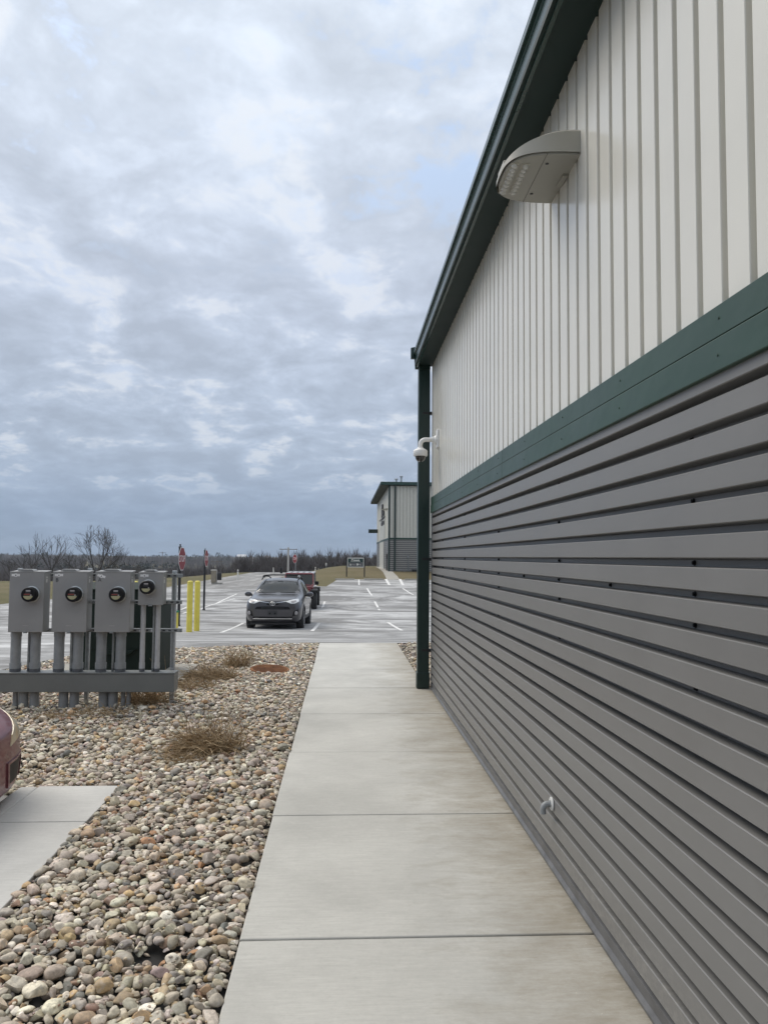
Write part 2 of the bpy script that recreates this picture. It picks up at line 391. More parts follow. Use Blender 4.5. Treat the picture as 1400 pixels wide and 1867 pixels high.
def road_sheet():
    v, f = [], []; n = 13
    for y in ryl:
        a_ = -13.3-.02*max(0, y-100); b_ = float(np.interp(y, [57, 60, 66, 80, 160], [-1.2, -3.6, -5.0, -5.4, -6.0]))
        for i in range(n): x = a_+(b_-a_)*i/(n-1); v.append((x, y, zt(x, y)+.002))
    for j in range(len(ryl)-1):
        for i in range(n-1): f.append((j*n+i, j*n+i+1, (j+1)*n+i+1, (j+1)*n+i))
    me = bpy.data.meshes.new('road'); me.from_pydata(v, [], f); me.shade_smooth(); return mkobj('road', me, 'road_asphalt')
struct(road_sheet())
# painted stall lines (by the pixels of their two ends)
def stripe(p0, p1, w=.11):
    a, b = hit(*p0), hit(*p1); d = (b-a); d.z = 0; s = Vector((d.y, -d.x, 0)).normalized()*w/2; n = max(2, int(d.length/1.0)); v, f = [], []
    for k in range(n+1):
        c = a.lerp(b, k/n)
        for q in (c-s, c+s): v.append((q.x, q.y, zt(q.x, q.y)+.005))
    for k in range(n): f.append((2*k, 2*k+1, 2*k+3, 2*k+2))
    m2 = MB(); m2.add(v, f); m2.build('painted_stripe', 'road_paint', lot, fix=False)
for a, b in [((402, 1154), (444, 1136)), ((569, 1151), (582, 1136)), ((733, 1150), (707, 1135)), ((586, 1113), (592, 1097)),
             ((692, 1113), (683, 1097)), ((601, 1086), (607, 1074)), ((678, 1086), (669, 1073)), ((754, 1085), (734, 1073)), ((654.6, 1067), (654.2, 1057)),
             ((646, 1091.4), (693, 1091.6)), ((370, 1108), (404, 1098)), ((330, 1112), (345, 1105)), ((333, 1119), (352, 1113)), ((366, 1111), (374, 1108)), ((404, 1098), (428, 1092)), ((395, 1100), (432, 1083))]: stripe(a, b)
stripe((710, 1067), (703.5, 1056), .22); stripe((734.5, 1067), (729, 1056), .22)
for k in range(6): stripe((709.5-k*.9+.3, 1066.3-k*1.7), (733.2-k*.85, 1066.3-k*1.7), .16)
# wheel stops
wst = None
for a, b in [(611, 646), (663, 699), (738, 774)]:
    pa, pb = at(a, 1058.5, 65.3), at(b, 1058.7, 65.3); z = zt(pa.x, 65.3)
    L = pb.x-pa.x; m2 = MB(); m2.prism([(0, -.075, 0), (0, .075, 0), (0, .05, .12), (0, -.05, .12)], (L, 0, 0))
    o = m2.build('wheel_stop', 'old_concrete', bevel=.01); o.location = (pa.x, 65.3, z-.002)
    tag(o, 'concrete wheel stop at the far lot edge '+('in front of the green sign board' if a == 611 else 'between the sign board and the crosswalk' if a == 663 else 'right of the crosswalk beside the downspout'), 'wheel stop', 'concrete wheel stops along the far lot edge')
# footpath up to the far building
mb = MB(); v, f = [], []
for px0, px1, y in [(705, 729, 66.05), (702, 724, 70), (698, 716, 75), (693, 707.0, 81), (688, 699, 88), (684, 694, 97)]:
    for px in (px0, px1):
        q = at(px, 1040, y); v.append((q.x, y, zt(q.x, y)+.004))
for j in range(5): f.append((2*j, 2*j+1, 2*j+3, 2*j+2))
mb.add(v, f); struct(mb.build('path', 'old_concrete', fix=False))
# sidewalk slabs
walk = bpy.data.objects.new('sidewalk', None); COL.objects.link(walk); struct(walk)
JY = [3.37+1.56*k for k in range(-4, 8)]
for k, y in enumerate(JY):
    y1 = y+1.56; xr = 1.135 if y1 < 9.7 else 1.045
    if k == len(JY)-1: y1 = 14.58
    MB().box(-.42+.004*math.sin(k*2.3), xr, y+.0045, y1-.0045, -.14, 0.0+.0015*math.sin(k*1.7)).build('slab', 'walk_concrete', walk, bevel=.008)
MB().box(-.41, 1.03, JY[0]-.5, 14.5, -.16, -.03).build('joint_bed', 'fabric', walk)
# near pad beside the parking bay
pad = bpy.data.objects.new('pavement', None); COL.objects.link(pad); struct(pad)
for y0, y1 in [(-2.0, .02), (.02, 1.8), (1.8, 3.58), (3.58, 4.86), (4.86, 5.60)]:
    MB().box(-2.10, -1.54, y0+.005, y1-.005, -.16, 0).build('slab', 'pad_concrete', pad, bevel=.006)
    MB().box(-2.235, -2.104, y0+.003, y1-.003, -.3, -.001).build('kerb', 'pad_concrete', pad, bevel=.02)
MB().box(-2.2, -1.56, -2, 5.58, -.2, -.03).build('joint_bed', 'fabric', pad)
m2 = MB(); m2.add([(-14, -8, -.15), (-2.236, -8, -.15), (-2.236, 5.62, -.15), (-2.6, 6.1, -.15), (-14, 6.1, -.15)], [(0, 1, 2, 3, 4)])
struct(m2.build('parking_bay', 'road_asphalt', fix=False))
# ------------------------------------------------------------------ stone beds
def in_poly(x, y, poly):
    c = False; j = len(poly)-1
    for i in range(len(poly)):
        if (poly[i][1] > y) != (poly[j][1] > y) and x < (poly[j][0]-poly[i][0])*(y-poly[i][1])/(poly[j][1]-poly[i][1])+poly[i][0]: c = not c
        j = i
    return c
BED1 = [(-.425, 1.9), (-.425, 14.56), (-2.8, 13.68), (-3.6, 13.3), (-4.32, 12.65), (-4.72, 11.1), (-7.6, 9.65), (-7.6, 6.15), (-2.65, 6.15), (-2.25, 5.63), (-1.535, 5.61), (-1.535, 1.9)]
BED2 = [(1.05, 9.72), (1.05, 14.57), (2.6, 14.6), (2.6, 9.72)]
def bed_z(x, y): return -.05-.11*max(0, min(1, (-1.9-x)/.5))*max(0, min(1, (6.9-y)/.8))
bed = bpy.data.objects.new('stone_bed', None); COL.objects.link(bed); struct(bed)
for nm, poly in (('weed_fabric', BED1), ('weed_fabric', BED2)):
    m2 = MB(); m2.add([(x, y, -.053 if y > 6.3 or x > -2 else -.16) for x, y in poly], [tuple(range(len(poly)))]); m2.build(nm, 'fabric', bed, fix=False)
TPL = {}
def stone_templates():
    for lod, sub in ((0, 1), (1, 2), (2, 3)):
        TPL[lod] = []
        for q in range(10):
            bm = bmesh.new(); bmesh.ops.create_icosphere(bm, subdivisions=sub, radius=1); r = random.Random(100+q); off = Vector((r.random()*50, r.random()*50, r.random()*50))
            planes = [(Vector((r.gauss(0, 1), r.gauss(0, 1), r.gauss(0, 1))).normalized(), r.uniform(.5, .85)) for _ in range(r.choice((2, 4, 6, 8)))]
            for v in bm.verts:
                p = v.co*(1+.16*noise.noise(v.co*1.1+off)+.06*noise.noise(v.co*2.6+off))
                for nn, dd in planes:
                    e = p.dot(nn)-dd
                    if e > 0: p = p-nn*e*.93
                v.co = p
            bm.verts.ensure_lookup_table(); TPL[lod].append((np.array([v.co[:] for v in bm.verts]), np.array([[v.index for v in f.verts] for f in bm.faces]))); bm.free()
stone_templates()
PAL = [((.36, .325, .27), 20), ((.30, .28, .245), 18), ((.43, .40, .35), 17), ((.24, .225, .205), 12), ((.50, .475, .43), 11), ((.30, .235, .16), 9), ((.19, .185, .18), 7), ((.36, .27, .16), 5), ((.115, .12, .122), 4), ((.20, .14, .105), 5), ((.58, .56, .52), 4), ((.27, .16, .09), 2), ((.26, .21, .20), 4)]
PC = np.array([p[0] for p in PAL]); PW = np.array([p[1] for p in PAL], float); PW /= PW.sum()
RES = .01
def drop_stones(poly, per_m2, patch=None, keepout=()):
    xs_ = [p[0] for p in poly]; ys_ = [p[1] for p in poly]; x0, x1, y0, y1 = min(xs_), max(xs_), min(ys_), max(ys_)
    nx, ny = int((x1-x0)/RES)+12, int((y1-y0)/RES)+12; hm = np.full((ny, nx), -1.0)
    gx = x0+(np.arange(nx)-5)*RES; gy = y0+(np.arange(ny)-5)*RES
    for j in range(0, ny):
        w = np.clip((6.9-gy[j])/.8, 0, 1); hm[j] = -.05-.11*np.clip((-1.9-gx)/.5, 0, 1)*w
    hbase = hm.copy(); N = int(per_m2*(x1-x0)*(y1-y0)); out = []
    P_ = rng.random((N, 2))*[x1-x0, y1-y0]+[x0, y0]; A = np.clip(np.exp(rng.normal(math.log(.0178), .40, N)), .008, .050)
    ok = np.zeros(N, bool); q_ = len(poly)-1
    for i_ in range(len(poly)):
        (xa, ya), (xb, yb) = poly[i_], poly[q_]
        if ya != yb: ok ^= ((ya > P_[:, 1]) != (yb > P_[:, 1])) & (P_[:, 0] < (xb-xa)*(P_[:, 1]-ya)/(yb-ya)+xa)
        q_ = i_
    ok &= P_[:, 0] > -(P_[:, 1]*.5+1.0); P_ = P_[ok]; A = A[ok]
    LIM = .042
    O_ = np.arange(-7, 8)*RES
    for (x, y), a in zip(P_.tolist(), A.tolist()):
        i, j = int((x-x0)/RES)+5, int((y-y0)/RES)+5
        if hm[j, i]-hbase[j, i] > LIM+.2*a: continue         # pile is full here
        if x+a*.5 > -.42 and x < 0: continue
        if y < 2.4 and random.random() < .6: continue
        if patch and ((x-patch[0])/.10)**2+((y-patch[1])/.085)**2 < 1: continue
        if any(abs(x-k[0]) < k[2] and abs(y-k[1]) < k[3] for k in keepout): continue
        b = a*random.uniform(.52, .92); c = a*random.uniform(.30, .66); th = random.uniform(0, math.pi)
        r = min(7, max(1, int(a/RES))); ct, sn = math.cos(th), math.sin(th); o_ = O_[7-r:8+r]
        u = (o_*ct)[None, :]+(o_*sn)[:, None]; w = (o_*-sn)[None, :]+(o_*ct)[:, None]
        sub = hm[j-r:j+r+1, i-r:i+r+1]
        if sub.shape != u.shape: continue
        q = 1-(u/a)**2-(w/b)**2; inn = sub[q > .25]
        if not len(inn): continue
        sup = .55*float(inn.max())+.45*float(inn.mean())
        if sup-hbase[j, i] > LIM+.3*a: continue
        z = sup+c*.62; sx = (sub[:, -1].mean()-sub[:, 0].mean())/(2*r*RES); sy = (sub[-1].mean()-sub[0].mean())/(2*r*RES)
        top = z+c*np.sqrt(np.clip(q, 0, 1)); hm[j-r:j+r+1, i-r:i+r+1] = np.where(q > 0, np.maximum(sub, top), sub)
        out.append((x, y, z, a, b, c, th, max(-.6, min(.6, sx))*.7, max(-.6, min(.6, sy))*.7, i, j, r))
    keep = []
    for s in out:                                            # leave out what lies buried
        i, j, r = s[9:]; a, b, th = s[3], s[4], s[6]; ct, sn = math.cos(th), math.sin(th); o_ = O_[7-r:8+r]
        q = 1-(((o_*ct)[None, :]+(o_*sn)[:, None])/a)**2-(((o_*-sn)[None, :]+(o_*ct)[:, None])/b)**2
        if (s[2]+s[5]*np.sqrt(np.clip(q, 0, 1))+.006 > hm[j-r:j+r+1, i-r:i+r+1])[q > 0].mean() > .12: keep.append(s[:9])
    for _ in range(int(len(keep)*.35)):                      # grit between them
        x, y = random.uniform(x0, x1), random.uniform(y0, min(y1, 7.0)); i, j = int((x-x0)/RES)+5, int((y-y0)/RES)+5
        if x < -(y*.5+.6) or (x > -.44 and x < 0) or not in_poly(x, y, poly): continue
        if patch and ((x-patch[0])/.085)**2+((y-patch[1])/.07)**2 < 1: continue
        a = random.uniform(.005, .011); keep.append((x, y, float(hm[j, i])-.006+a*.2, a, a*.8, a*.65, random.uniform(0, 3), 0, 0))
    return keep
def rotm(th, sx, sy): return np.array((Matrix.Rotation(-sx, 3, 'Y') @ Matrix.Rotation(sy, 3, 'X') @ Matrix.Rotation(th, 3, 'Z')))
bare = gnd(277, 1762, -.05)
STN = drop_stones(BED1, 5200, (bare.x, bare.y), keepout=[(-1.02, 11.1, .26, .24)])
STN2 = drop_stones(BED2, 2200)
def sky_vis(s):
    q = project(s[:3]); return q is not None and -8 < q[0] < 1408 and 1000 < q[1] < 1870
cand = sorted((s for s in STN if sky_vis(s)), key=lambda s: -s[3]/s[1])
# only count stones that are not buried: highest ones first
tops = {}
for s in STN:
    key = (round(s[0]/.036), round(s[1]/.036)); tops[key] = max(tops.get(key, -9), s[2]+s[5])
cand = [s for s in cand if s[2]+s[5] > tops[(round(s[0]/.036), round(s[1]/.036))]-.012][:300]
single = set(id(s) for s in cand)
def stone_col():
    c = PC[rng.choice(len(PC), p=PW)]*[1.70, 1.61, 1.48]*rng.uniform(.75, 1.2)*rng.uniform(.95, 1.05, 3); return c
smesh = []
for v, f in TPL[2]:
    me = bpy.data.meshes.new('stone'); me.from_pydata(v.tolist(), [], f.tolist()); me.shade_smooth(); me.set_sharp_from_angle(angle=math.radians(34)); me.materials.append(MATS['stone_single']); smesh.append(me)
for s in cand:
    o = bpy.data.objects.new('stone', random.choice(smesh)); COL.objects.link(o); o.parent = bed; o.location = s[:3]; o.scale = s[3:6]
    o.rotation_euler = Matrix(rotm(*s[6:9]).tolist()).to_euler(); c = stone_col(); o.color = (*[float(q) for q in c], 1)
Vs, Fs, Cs, nv = [], [], [], 0
for s in STN+STN2:
    if id(s) in single: continue
    lod = 0 if s[3] < .0112 else 2 if s[1] < 3.5 else 1 if s[1] < 7.5 else 0
    v, f = TPL[lod][rng.integers(10)]
    w = (v*s[3:6]) @ rotm(*s[6:9]).T + np.array(s[:3]); Vs.append(w); Fs.append(f+nv); nv += len(w)
    Cs.append(np.repeat([[*stone_col(), 1]], len(w), 0))
V, Fa, C = np.concatenate(Vs), np.concatenate(Fs), np.concatenate(Cs)
def tri_mesh(name, V, Fa):
    me = bpy.data.meshes.new(name); me.vertices.add(len(V)); me.vertices.foreach_set('co', V.astype(np.float32).ravel())
    me.loops.add(Fa.size); me.loops.foreach_set('vertex_index', Fa.astype(np.int32).ravel())
    me.polygons.add(len(Fa)); me.polygons.foreach_set('loop_start', np.arange(0, Fa.size, 3, dtype=np.int32)); me.polygons.foreach_set('loop_total', np.full(len(Fa), 3, np.int32))
    me.update(calc_edges=True); me.shade_smooth(); return me
me = tri_mesh('river_stones', V, Fa); me.set_sharp_from_angle(angle=math.radians(38)); at_ = me.color_attributes.new('Col', 'FLOAT_COLOR', 'POINT'); at_.data.foreach_set('color', C.astype(np.float32).ravel())
o = mkobj('river_stones', me, 'stone', bed); o['kind'] = 'stuff'; o['label'] = 'mixed tan and grey rounded river stones filling the bed'
print('STONES', len(STN), len(STN2), 'tris', len(Fa))
# ================================================================== NEAR BUILDING
WX = 1.10                       # plane of the siding crests
B = empty('metal_building', 'long metal sided building with white ribbed upper wall and grey lower siding along the sidewalk', 'building', (WX, 9.5, 0))
def bpart(mb, name, mat, parent=None, **k):
    o = mb.build(name, mat, None, **k); p = parent or B; o.parent = p
    o.matrix_parent_inverse = (Matrix.Translation((WX, 9.5, 0)).inverted() if p is B else Matrix.Identity(4)); return o
YE = 9.47; Y0 = -5.0
# white ribbed sheets, six ribs to a sheet
PIT = .1556; RIB0 = 2.288
def white_sheet(y0, n, parent_name='wall_panel'):
    prof = []
    for k in range(n):
        y = y0+k*PIT; prof += [(y, WX+.052), (y+.031, WX+.052), (y+.0345, WX+.007), (y+.0365, WX+.004), (y+.152, WX+.004), (y+.1535, WX+.007)]
    prof.append((y0+n*PIT, WX+.052)); v, f = [], []
    zs = [2.33, 2.9, 3.5, 4.10]
    for z in zs: v += [(x, y, z) for y, x in prof]
    m_ = len(prof)
    for a in range(len(zs)-1):
        for i in range(m_-1): f.append((a*m_+i, a*m_+i+1, (a+1)*m_+i+1, (a+1)*m_+i))
    n0 = len(v); v += [(WX+.061, prof[0][0], zs[0]), (WX+.061, prof[-1][0], zs[0]), (WX+.061, prof[0][0], zs[-1]), (WX+.061, prof[-1][0], zs[-1])]; f.append((n0, n0+1, n0+3, n0+2))
    q = MB(); q.add(v, f); return q
y = RIB0+.02-6*PIT*8
y = RIB0-.008-PIT*6*7
while y < YE-.02:
    n = min(6, int((YE-y)/PIT+.35))
    if n <= 0: break
    bpart(white_sheet(y, n), 'wall_panel', 'white_steel', fix=True); y += n*PIT
YW = y
# grey horizontal sheets: lower, middle, upper, in two lengths
GP = .1015; GZ0 = .075
def grey_sheet(z0, n, y0, y1):
    prof = []
    for k in range(n):
        z = z0+k*GP; prof += [(WX+.050, z), (WX+.050, z+.021), (WX+.003, z+.0270), (WX, z+.0295), (WX, z+.0965), (WX+.003, z+.0990)]
    prof.append((WX+.050, z0+n*GP)); v, f = [], []; yy = [y0, (y0*2+y1)/3, (y0+2*y1)/3, y1]
    for y_ in yy: v += [(x, y_, z) for x, z in prof]
    m_ = len(prof)
    for a in range(3):
        for i in range(m_-1): f.append((a*m_+i, a*m_+i+1, (a+1)*m_+i+1, (a+1)*m_+i))
    q = MB(); q.add(v, f); return q
SHEETS = []
for z0, n in ((GZ0, 6), (GZ0+6*GP, 9), (GZ0+15*GP, 6)):
    for ya, yb in ((Y0, 2.9), (2.9, YE)): SHEETS.append((z0, n, ya, yb, bpart(grey_sheet(z0, n, ya, yb), 'siding_sheet', 'grey_steel', bevel=0, smooth=None)))
# hex-head screws
sm = MB(); sm.lathe([(.0095, 0), (.0095, -.003), (.006, -.004), (.006, -.010), (.003, -.011)], (0, 0, 0), 'X', 8); scr_me = None
def screw(y, z):
    global scr_me
    for z0, n, ya, yb, sh in SHEETS:
        if ya <= y < yb and z0-1e-3 <= z < z0+n*GP-1e-3:
            if scr_me is None:
                o = sm.build('screw', 'black_plastic', smooth=40); scr_me = o.data
            else: o = bpy.data.objects.new('screw', scr_me); COL.objects.link(o)
            o.parent = sh; o.location = (WX+.051, y, z); o.matrix_parent_inverse = Matrix.Identity(4); return
for c, y in enumerate([.88, 2.46, 4.03, 5.62, 7.2, 8.8]):
    for k in range(1, 21, 2): screw(y, GZ0+k*GP+.011)
for k in range(11): screw(.88+.79*k, GZ0+14*GP+.011)
# green band: two laps of trim in lengths
for z0, z1, x in ((2.168, 2.268, WX-.017), (2.271, 2.366, WX-.012)):
    for ya, yb in ((Y0, 1.05), (1.05, 4.85+.35), (4.85+.35, YE+.03)):
        bpart(MB().box(x, WX+.05, ya+.0012, yb-.0012, z0, z1), 'band_trim', 'green_steel', bevel=.004)
bpart(MB().box(WX-.009, WX+.05, Y0, YE+.02, 2.264, 2.276), 'band_seam', 'black_metal')
rv = MB(); rv.lathe([(.004, 0), (.003, -.002)], (0, 0, 0), 'X', 6)
for k in range(11):
    for z, x in ((2.215, WX-.017), (2.325, WX-.012)):
        o = bpart(MB().lathe([(.005, 0), (.0035, -.003)], (x, .55+.80*k, z), 'X', 6), 'rivet', 'green_steel', smooth=40)
# base flashing, corner trim, end wall, core
bpart(MB().prism([(WX+.03, Y0, .004), (WX-.004, Y0, .004), (WX-.004, Y0, .014), (WX+.008, Y0, .030), (WX+.008, Y0, .07), (WX+.03, Y0, .078)], (0, YE-Y0, 0)), 'base_flashing', 'flashing_grey', smooth=30)
bpart(MB().box(WX-.002, WX+.10, YE+.001, YE+.06, .004, 2.166), 'corner_trim', 'flashing_grey', bevel=.004); bpart(MB().box(WX-.002, WX+.10, YE+.001, YE+.06, 2.37, 4.04), 'corner_trim', 'white_steel', bevel=.004)
bpart(MB().box(WX+.062, 13, Y0, YE, .002, 4.06), 'wall_core', 'grey_steel')
for k in range(38): bpart(MB().box(WX+.11+k*.31, WX+.11+k*.31+.235, YE-.01, YE+.04, 2.3, 4.06), 'end_wall_panel', 'white_steel')
for k in range(20): bpart(MB().box(WX+.11, 13, YE-.01, YE+.04, .08+k*.105, .08+k*.105+.075), 'end_siding_board', 'grey_steel')
# soffit with ribs, gutter, roof
YR = 9.62
sf = MB(); sf.box(.885, WX+.07, Y0, YR-.02, 4.046, 4.075)
bpart(sf, 'soffit', 'soffit_green')
gp = [(.905, 4.030), (.892, 4.190), (.872, 4.192), (.869, 4.196), (.869, 4.225), (.90, 4.236), (.915, 4.20), (.925, 4.03)]
for ya, yb in ((Y0, 4.6), (4.6, YR)):
    bpart(MB().prism([(x, ya+.001, z) for x, z in gp], (0, yb-ya-.002, 0)), 'gutter', 'gutter_green', smooth=25)
bpart(MB().prism([(.838, YR, 4.15), (.838, YR, 4.29), (.93, YR, 4.31), (.94, YR, 4.02), (.895, YR, 4.02), (.885, YR, 4.15)], (0, .05, 0)), 'gutter_end_cap', 'dark_green_paint', bevel=.003)
bpart(MB().prism([(.87, Y0, 4.235), (13, Y0, 5.3), (13, Y0, 4.09), (.93, Y0, 4.09)], (0, YR-Y0-.03, 0)), 'roof', 'green_steel')
for k in range(3): bpart(MB().lathe([(.006, 0), (.004, -.003)], (.893, 5.62+.11*k, 4.10+.02*k), 'X', 6), 'rivet', 'black_metal')
# downspout
DX0, DX1, DY0, DY1 = .932, 1.078, 9.535, 9.665
ds = bpart(MB().box(DX0, DX1, DY0, DY1, .17, 4.05), 'downspout', 'dark_green_paint', bevel=.012, seg=3)
bpart(MB().box(DX0-.008, DX1+.008, DY0-.008, DY1+.008, .002, .20), 'downspout_boot', 'dark_green_paint', ds, bevel=.012, seg=3)
bpart(MB().prism([(DX0-.01, DY0-.012, 4.046), (DX1, DY0-.012, 4.046), (DX1, DY0-.012, 3.99), (DX0+.02, DY0-.012, 3.99)], (0, .15, 0)), 'downspout_outlet', 'dark_green_paint', ds)
for z in (.46, 1.585, 3.42): bpart(MB().box(DX0+.05, WX+.035, DY0-.006, DY0+.03, z, z+.028).box(DX1-.002, WX+.04, DY0-.02, DY0+.03, z-.008, z+.03), 'strap', 'black_metal', ds)
# ------------------------------------------------------------------ wall light
L0 = Vector((WX+.004, 0, 3.545)); yc = 3.74; hw = .262; pr = .335
def plan(t, grow=0):                                  # rounded plan outline, t in 0..1 from near wall corner to far wall corner
    a = math.pi*t; cx_, sy_ = math.cos(a), math.sin(a); e = .62
    return Vector((-(pr+grow)*abs(sy_)**e, -(hw+grow)*math.copysign(abs(cx_)**e, cx_), 0))
WLT = empty('wall_light', 'beige LED wall light jutting from the white ribbed wall under the eave', 'wall light', (WX+.004, yc, 3.545))
NP = 40; v, f = [], []
ring0 = [plan(i/NP) for i in range(NP+1)]
def topz(p): s = min(1, max(0, -p.x/pr)); return .022+.098*(1-s**2.1)
rows = [[(p.x, p.y, 0) for p in ring0], [(p.x, p.y, topz(p)*.86) for p in ring0], [(p.x*.96, p.y*.95, topz(p)*.97) for p in ring0], [(p.x*.86, p.y*.86, topz(p)+.006) for p in ring0], [(p.x*.5, p.y*.5, topz(Vector((p.x*.6, 0, 0)))+.006) for p in ring0], [(p.x*.05, p.y*.1, .126) for p in ring0]]
for r_ in rows: v += r_
n = NP+1
for a in range(len(rows)-1):
    for i in range(NP): f.append((a*n+i, a*n+i+1, (a+1)*n+i+1, (a+1)*n+i))
m2 = MB(); m2.add(v, f); m2.build('housing', 'fixture_paint', WLT, smooth=40)
m2 = MB(); m2.prism([Vector((p.x*.965, p.y*.965, .004)) for p in ring0], (0, 0, -.012)); m2.prism([(-pr*.47, -hw*.94, -.004), (-pr*.465, -hw*.94, -.004), (-pr*.465, hw*.94, -.004), (-pr*.47, hw*.94, -.004)], (0, 0, -.0055))
bp_ = m2.build('bottom_cover', 'fixture_plate', WLT, smooth=30)
MB().box(-pr*.472, -pr*.462, -hw*.95, hw*.95, -.0092, -.006).build('seam', 'ink', bp_)
for yy in (-.16, .15): MB().lathe([(.009, -.0075), (.009, -.0095)], (-pr*.40, yy, 0), 'Z', 10).build('cover_screw', 'ink', bp_)
lens = MB()
for rr, xx in enumerate((-.70, -.86)):
    MB().box(pr*xx-.02, pr*xx+.02, -.155, .155, -.011, -.006).build('lens_strip', 'fixture_paint', WLT, bevel=.004)
    for k in range(8):
        MB().lathe([(.0165, 0), (.0155, -.006), (.011, -.012), (.004, -.0145)], (pr*xx, -.135+k*.0385, -.0105), 'Z', 12).build('led_lens', 'led_lens', WLT, smooth=60)
for k in range(4): MB().box(-pr*.98+.03*k, -pr*.98+.03*k+.012, -.07, .07, .026+.02*k, .052+.02*k).build('cooling_fin', 'fixture_paint', WLT, bevel=.003)
MB().box(-.03, -.002, -.07, .05, -.02, .004).build('wall_hinge', 'fixture_plate', WLT, bevel=.003)
MB().box(-.022, .028, -.11, .11, .012, .11).build('wall_mount', 'fixture_paint', WLT, bevel=.003)
# ------------------------------------------------------------------ security camera
cp = atx(799, 800, WX); SC = empty('security_camera', 'white dome security camera on a curved wall arm near the green downspout', 'security camera', cp)
MB().box(-.022, .034, -.06, .06, -.11, .11).build('mount_plate', 'camera_white', SC, bevel=.012, seg=3)
MB().box(-.0245, -.0215, -.058, .058, -.028, -.025).box(-.0245, -.0215, -.058, .058, .026, .029).build('plate_groove', 'label_grey', SC)
MB().lathe([(.055, -.02), (.055, -.035), (.04, -.048), (.036, -.075)], (0, 0, -.012), 'X', 20).build('arm_flange', 'camera_white', SC, smooth=35)
arc = [(-.05, 0, -.012), (-.15, 0, -.012)]+[(-.15-.06*math.sin(a), 0, -.072+.06*math.cos(a)) for a in [math.pi/2*k/8 for k in range(1, 9)]]+[(-.21, 0, -.12)]
MB().tube(arc, .026, 16).build('arm', 'camera_white', SC, smooth=40)
MB().lathe([(.03, -.10), (.036, -.115), (.06, -.125), (.08, -.14), (.084, -.15), (.084, -.195), (.076, -.208), (.0, -.208)], (-.21, 0, 0), 'Z', 28).build('camera_head', 'camera_white', SC, smooth=35)
MB().lathe([(.062, -.205)]+[(.06*math.cos(a), -.215-.062*math.sin(a)) for a in [math.pi/2*k/9 for k in range(9)]]+[(.002, -.277)], (-.21, 0, 0), 'Z', 24).build('dome', 'dome_glass', SC, smooth=60)
# ------------------------------------------------------------------ drain elbow
ep = atx(1007, 1466, WX-.002); EL = empty('drain_elbow', 'grey plastic drain elbow with white flange low on the grey siding', 'pipe', ep); EL.scale = (.66, .66, .66)
MB().lathe([(.024, -.002), (.052, -.002), (.052, -.010), (.046, -.016), (.024, -.016)], (0, 0, 0), 'X', 24).build('flange', 'plate_white', EL, smooth=40)
MB().tube([(.05, 0, 0), (-.035, 0, 0)]+[(-.035-.04*math.sin(a), 0, -.04+.04*math.cos(a)) for a in [math.pi/2*k/7 for k in range(1, 8)]]+[(-.075, 0, -.075)], .0235, 16).build('elbow', 'pvc_grey', EL, smooth=40)
MB().tube([(-.012, 0, 0), (-.03, 0, 0)], .028, 16).build('hub', 'pvc_grey', EL, smooth=40)
MB().tube([(0, -.004, -.03), (-.014, -.004, -.047)], .006, 8).build('drip', 'plate_white', EL, smooth=60)
# ================================================================== METER RACK
RY = 8.35                                                   # front of the wireway
def X(px, Y=RY, py=1150): return at(px, py, Y).x
def Z(py, Y=RY, px=150): return at(px, py, Y).z
tz1, tz0 = Z(1229, RY, 150), Z(1262.5, RY, 150); tx1 = X(317.5, RY, 1240); tx0 = X(-70, RY, 1240); TD = .20
RK = empty('meter_rack', 'grey steel wireway and strut frame with plastic conduits standing in the stones', 'meter rack', (tx1, RY, 0))
def rk(mb, name, mat, parent=None, **k):
    o = mb.build(name, mat, None, **k); o.parent = parent or RK
    o.matrix_parent_inverse = Matrix.Translation((tx1, RY, 0)).inverted() if parent is None else Matrix.Identity(4); return o
tr = rk(MB().box(tx0, tx1, RY, RY+TD, tz0, tz1), 'wireway', 'trough_grey', bevel=.004)
rk(MB().box(tx0, tx1+.004, RY-.008, RY+TD+.004, tz1+.001, tz1+.011), 'wireway_lid', 'trough_grey', tr, bevel=.002)
CYC = RY+.10
def conduit(px_t, px_b, top, r, mat, hub=True, Y=CYC):
    z1 = Z(top, Y, px_t); xt, xb = X(px_t, Y, top), X(px_b, Y, 1222); xm = (xt+xb)/2
    c = rk(MB().tube([(xm, Y, tz1+.012), (xm, Y, z1)], r, 18), 'conduit', mat, smooth=40)
    if hub:
        rk(MB().tube([(xm, Y, tz1+.045), (xm, Y, tz1+.105)], r*1.13, 18), 'coupling', mat, c, smooth=40)
        rk(MB().tube([(xm, Y, tz1+.011), (xm, Y, tz1+.046)], r*1.08, 18), 'adapter', 'pvc_dark', c, smooth=40)
        if r > .04: rk(MB().tube([(xm, Y, z1-.055), (xm, Y, z1)], r*1.08, 18), 'collar', mat, c, smooth=40)
    return c
BR = .0525
for a, b in ((30, 27.5), (65, 64.0), (109, 106.5), (143, 142), (185.3, 184.0), (220.5, 219.5)): conduit(a, b, 1151, BR, 'pvc_grey')
for a, b in ((261, 259.5), (288, 287)): conduit(a, b, 1101, .027, 'pvc_light')
for a, b, t in ((53, 52, 1151), (131, 130, 1151), (206.5, 206, 1151), (281.5, 278.5, 1101)): conduit(a, b, t, .0125, 'strut_grey')
for px, r in ((28, .026), (43, .05), (62.5, .05), (116, .05), (135.5, .05), (188.5, .05), (206, .05), (224.5, .024), (234.5, .024)):
    x = X(px, CYC, 1275); rk(MB().tube([(x, CYC, -.09), (x, CYC, tz0)], r, 16), 'riser', 'pvc_grey', smooth=40)
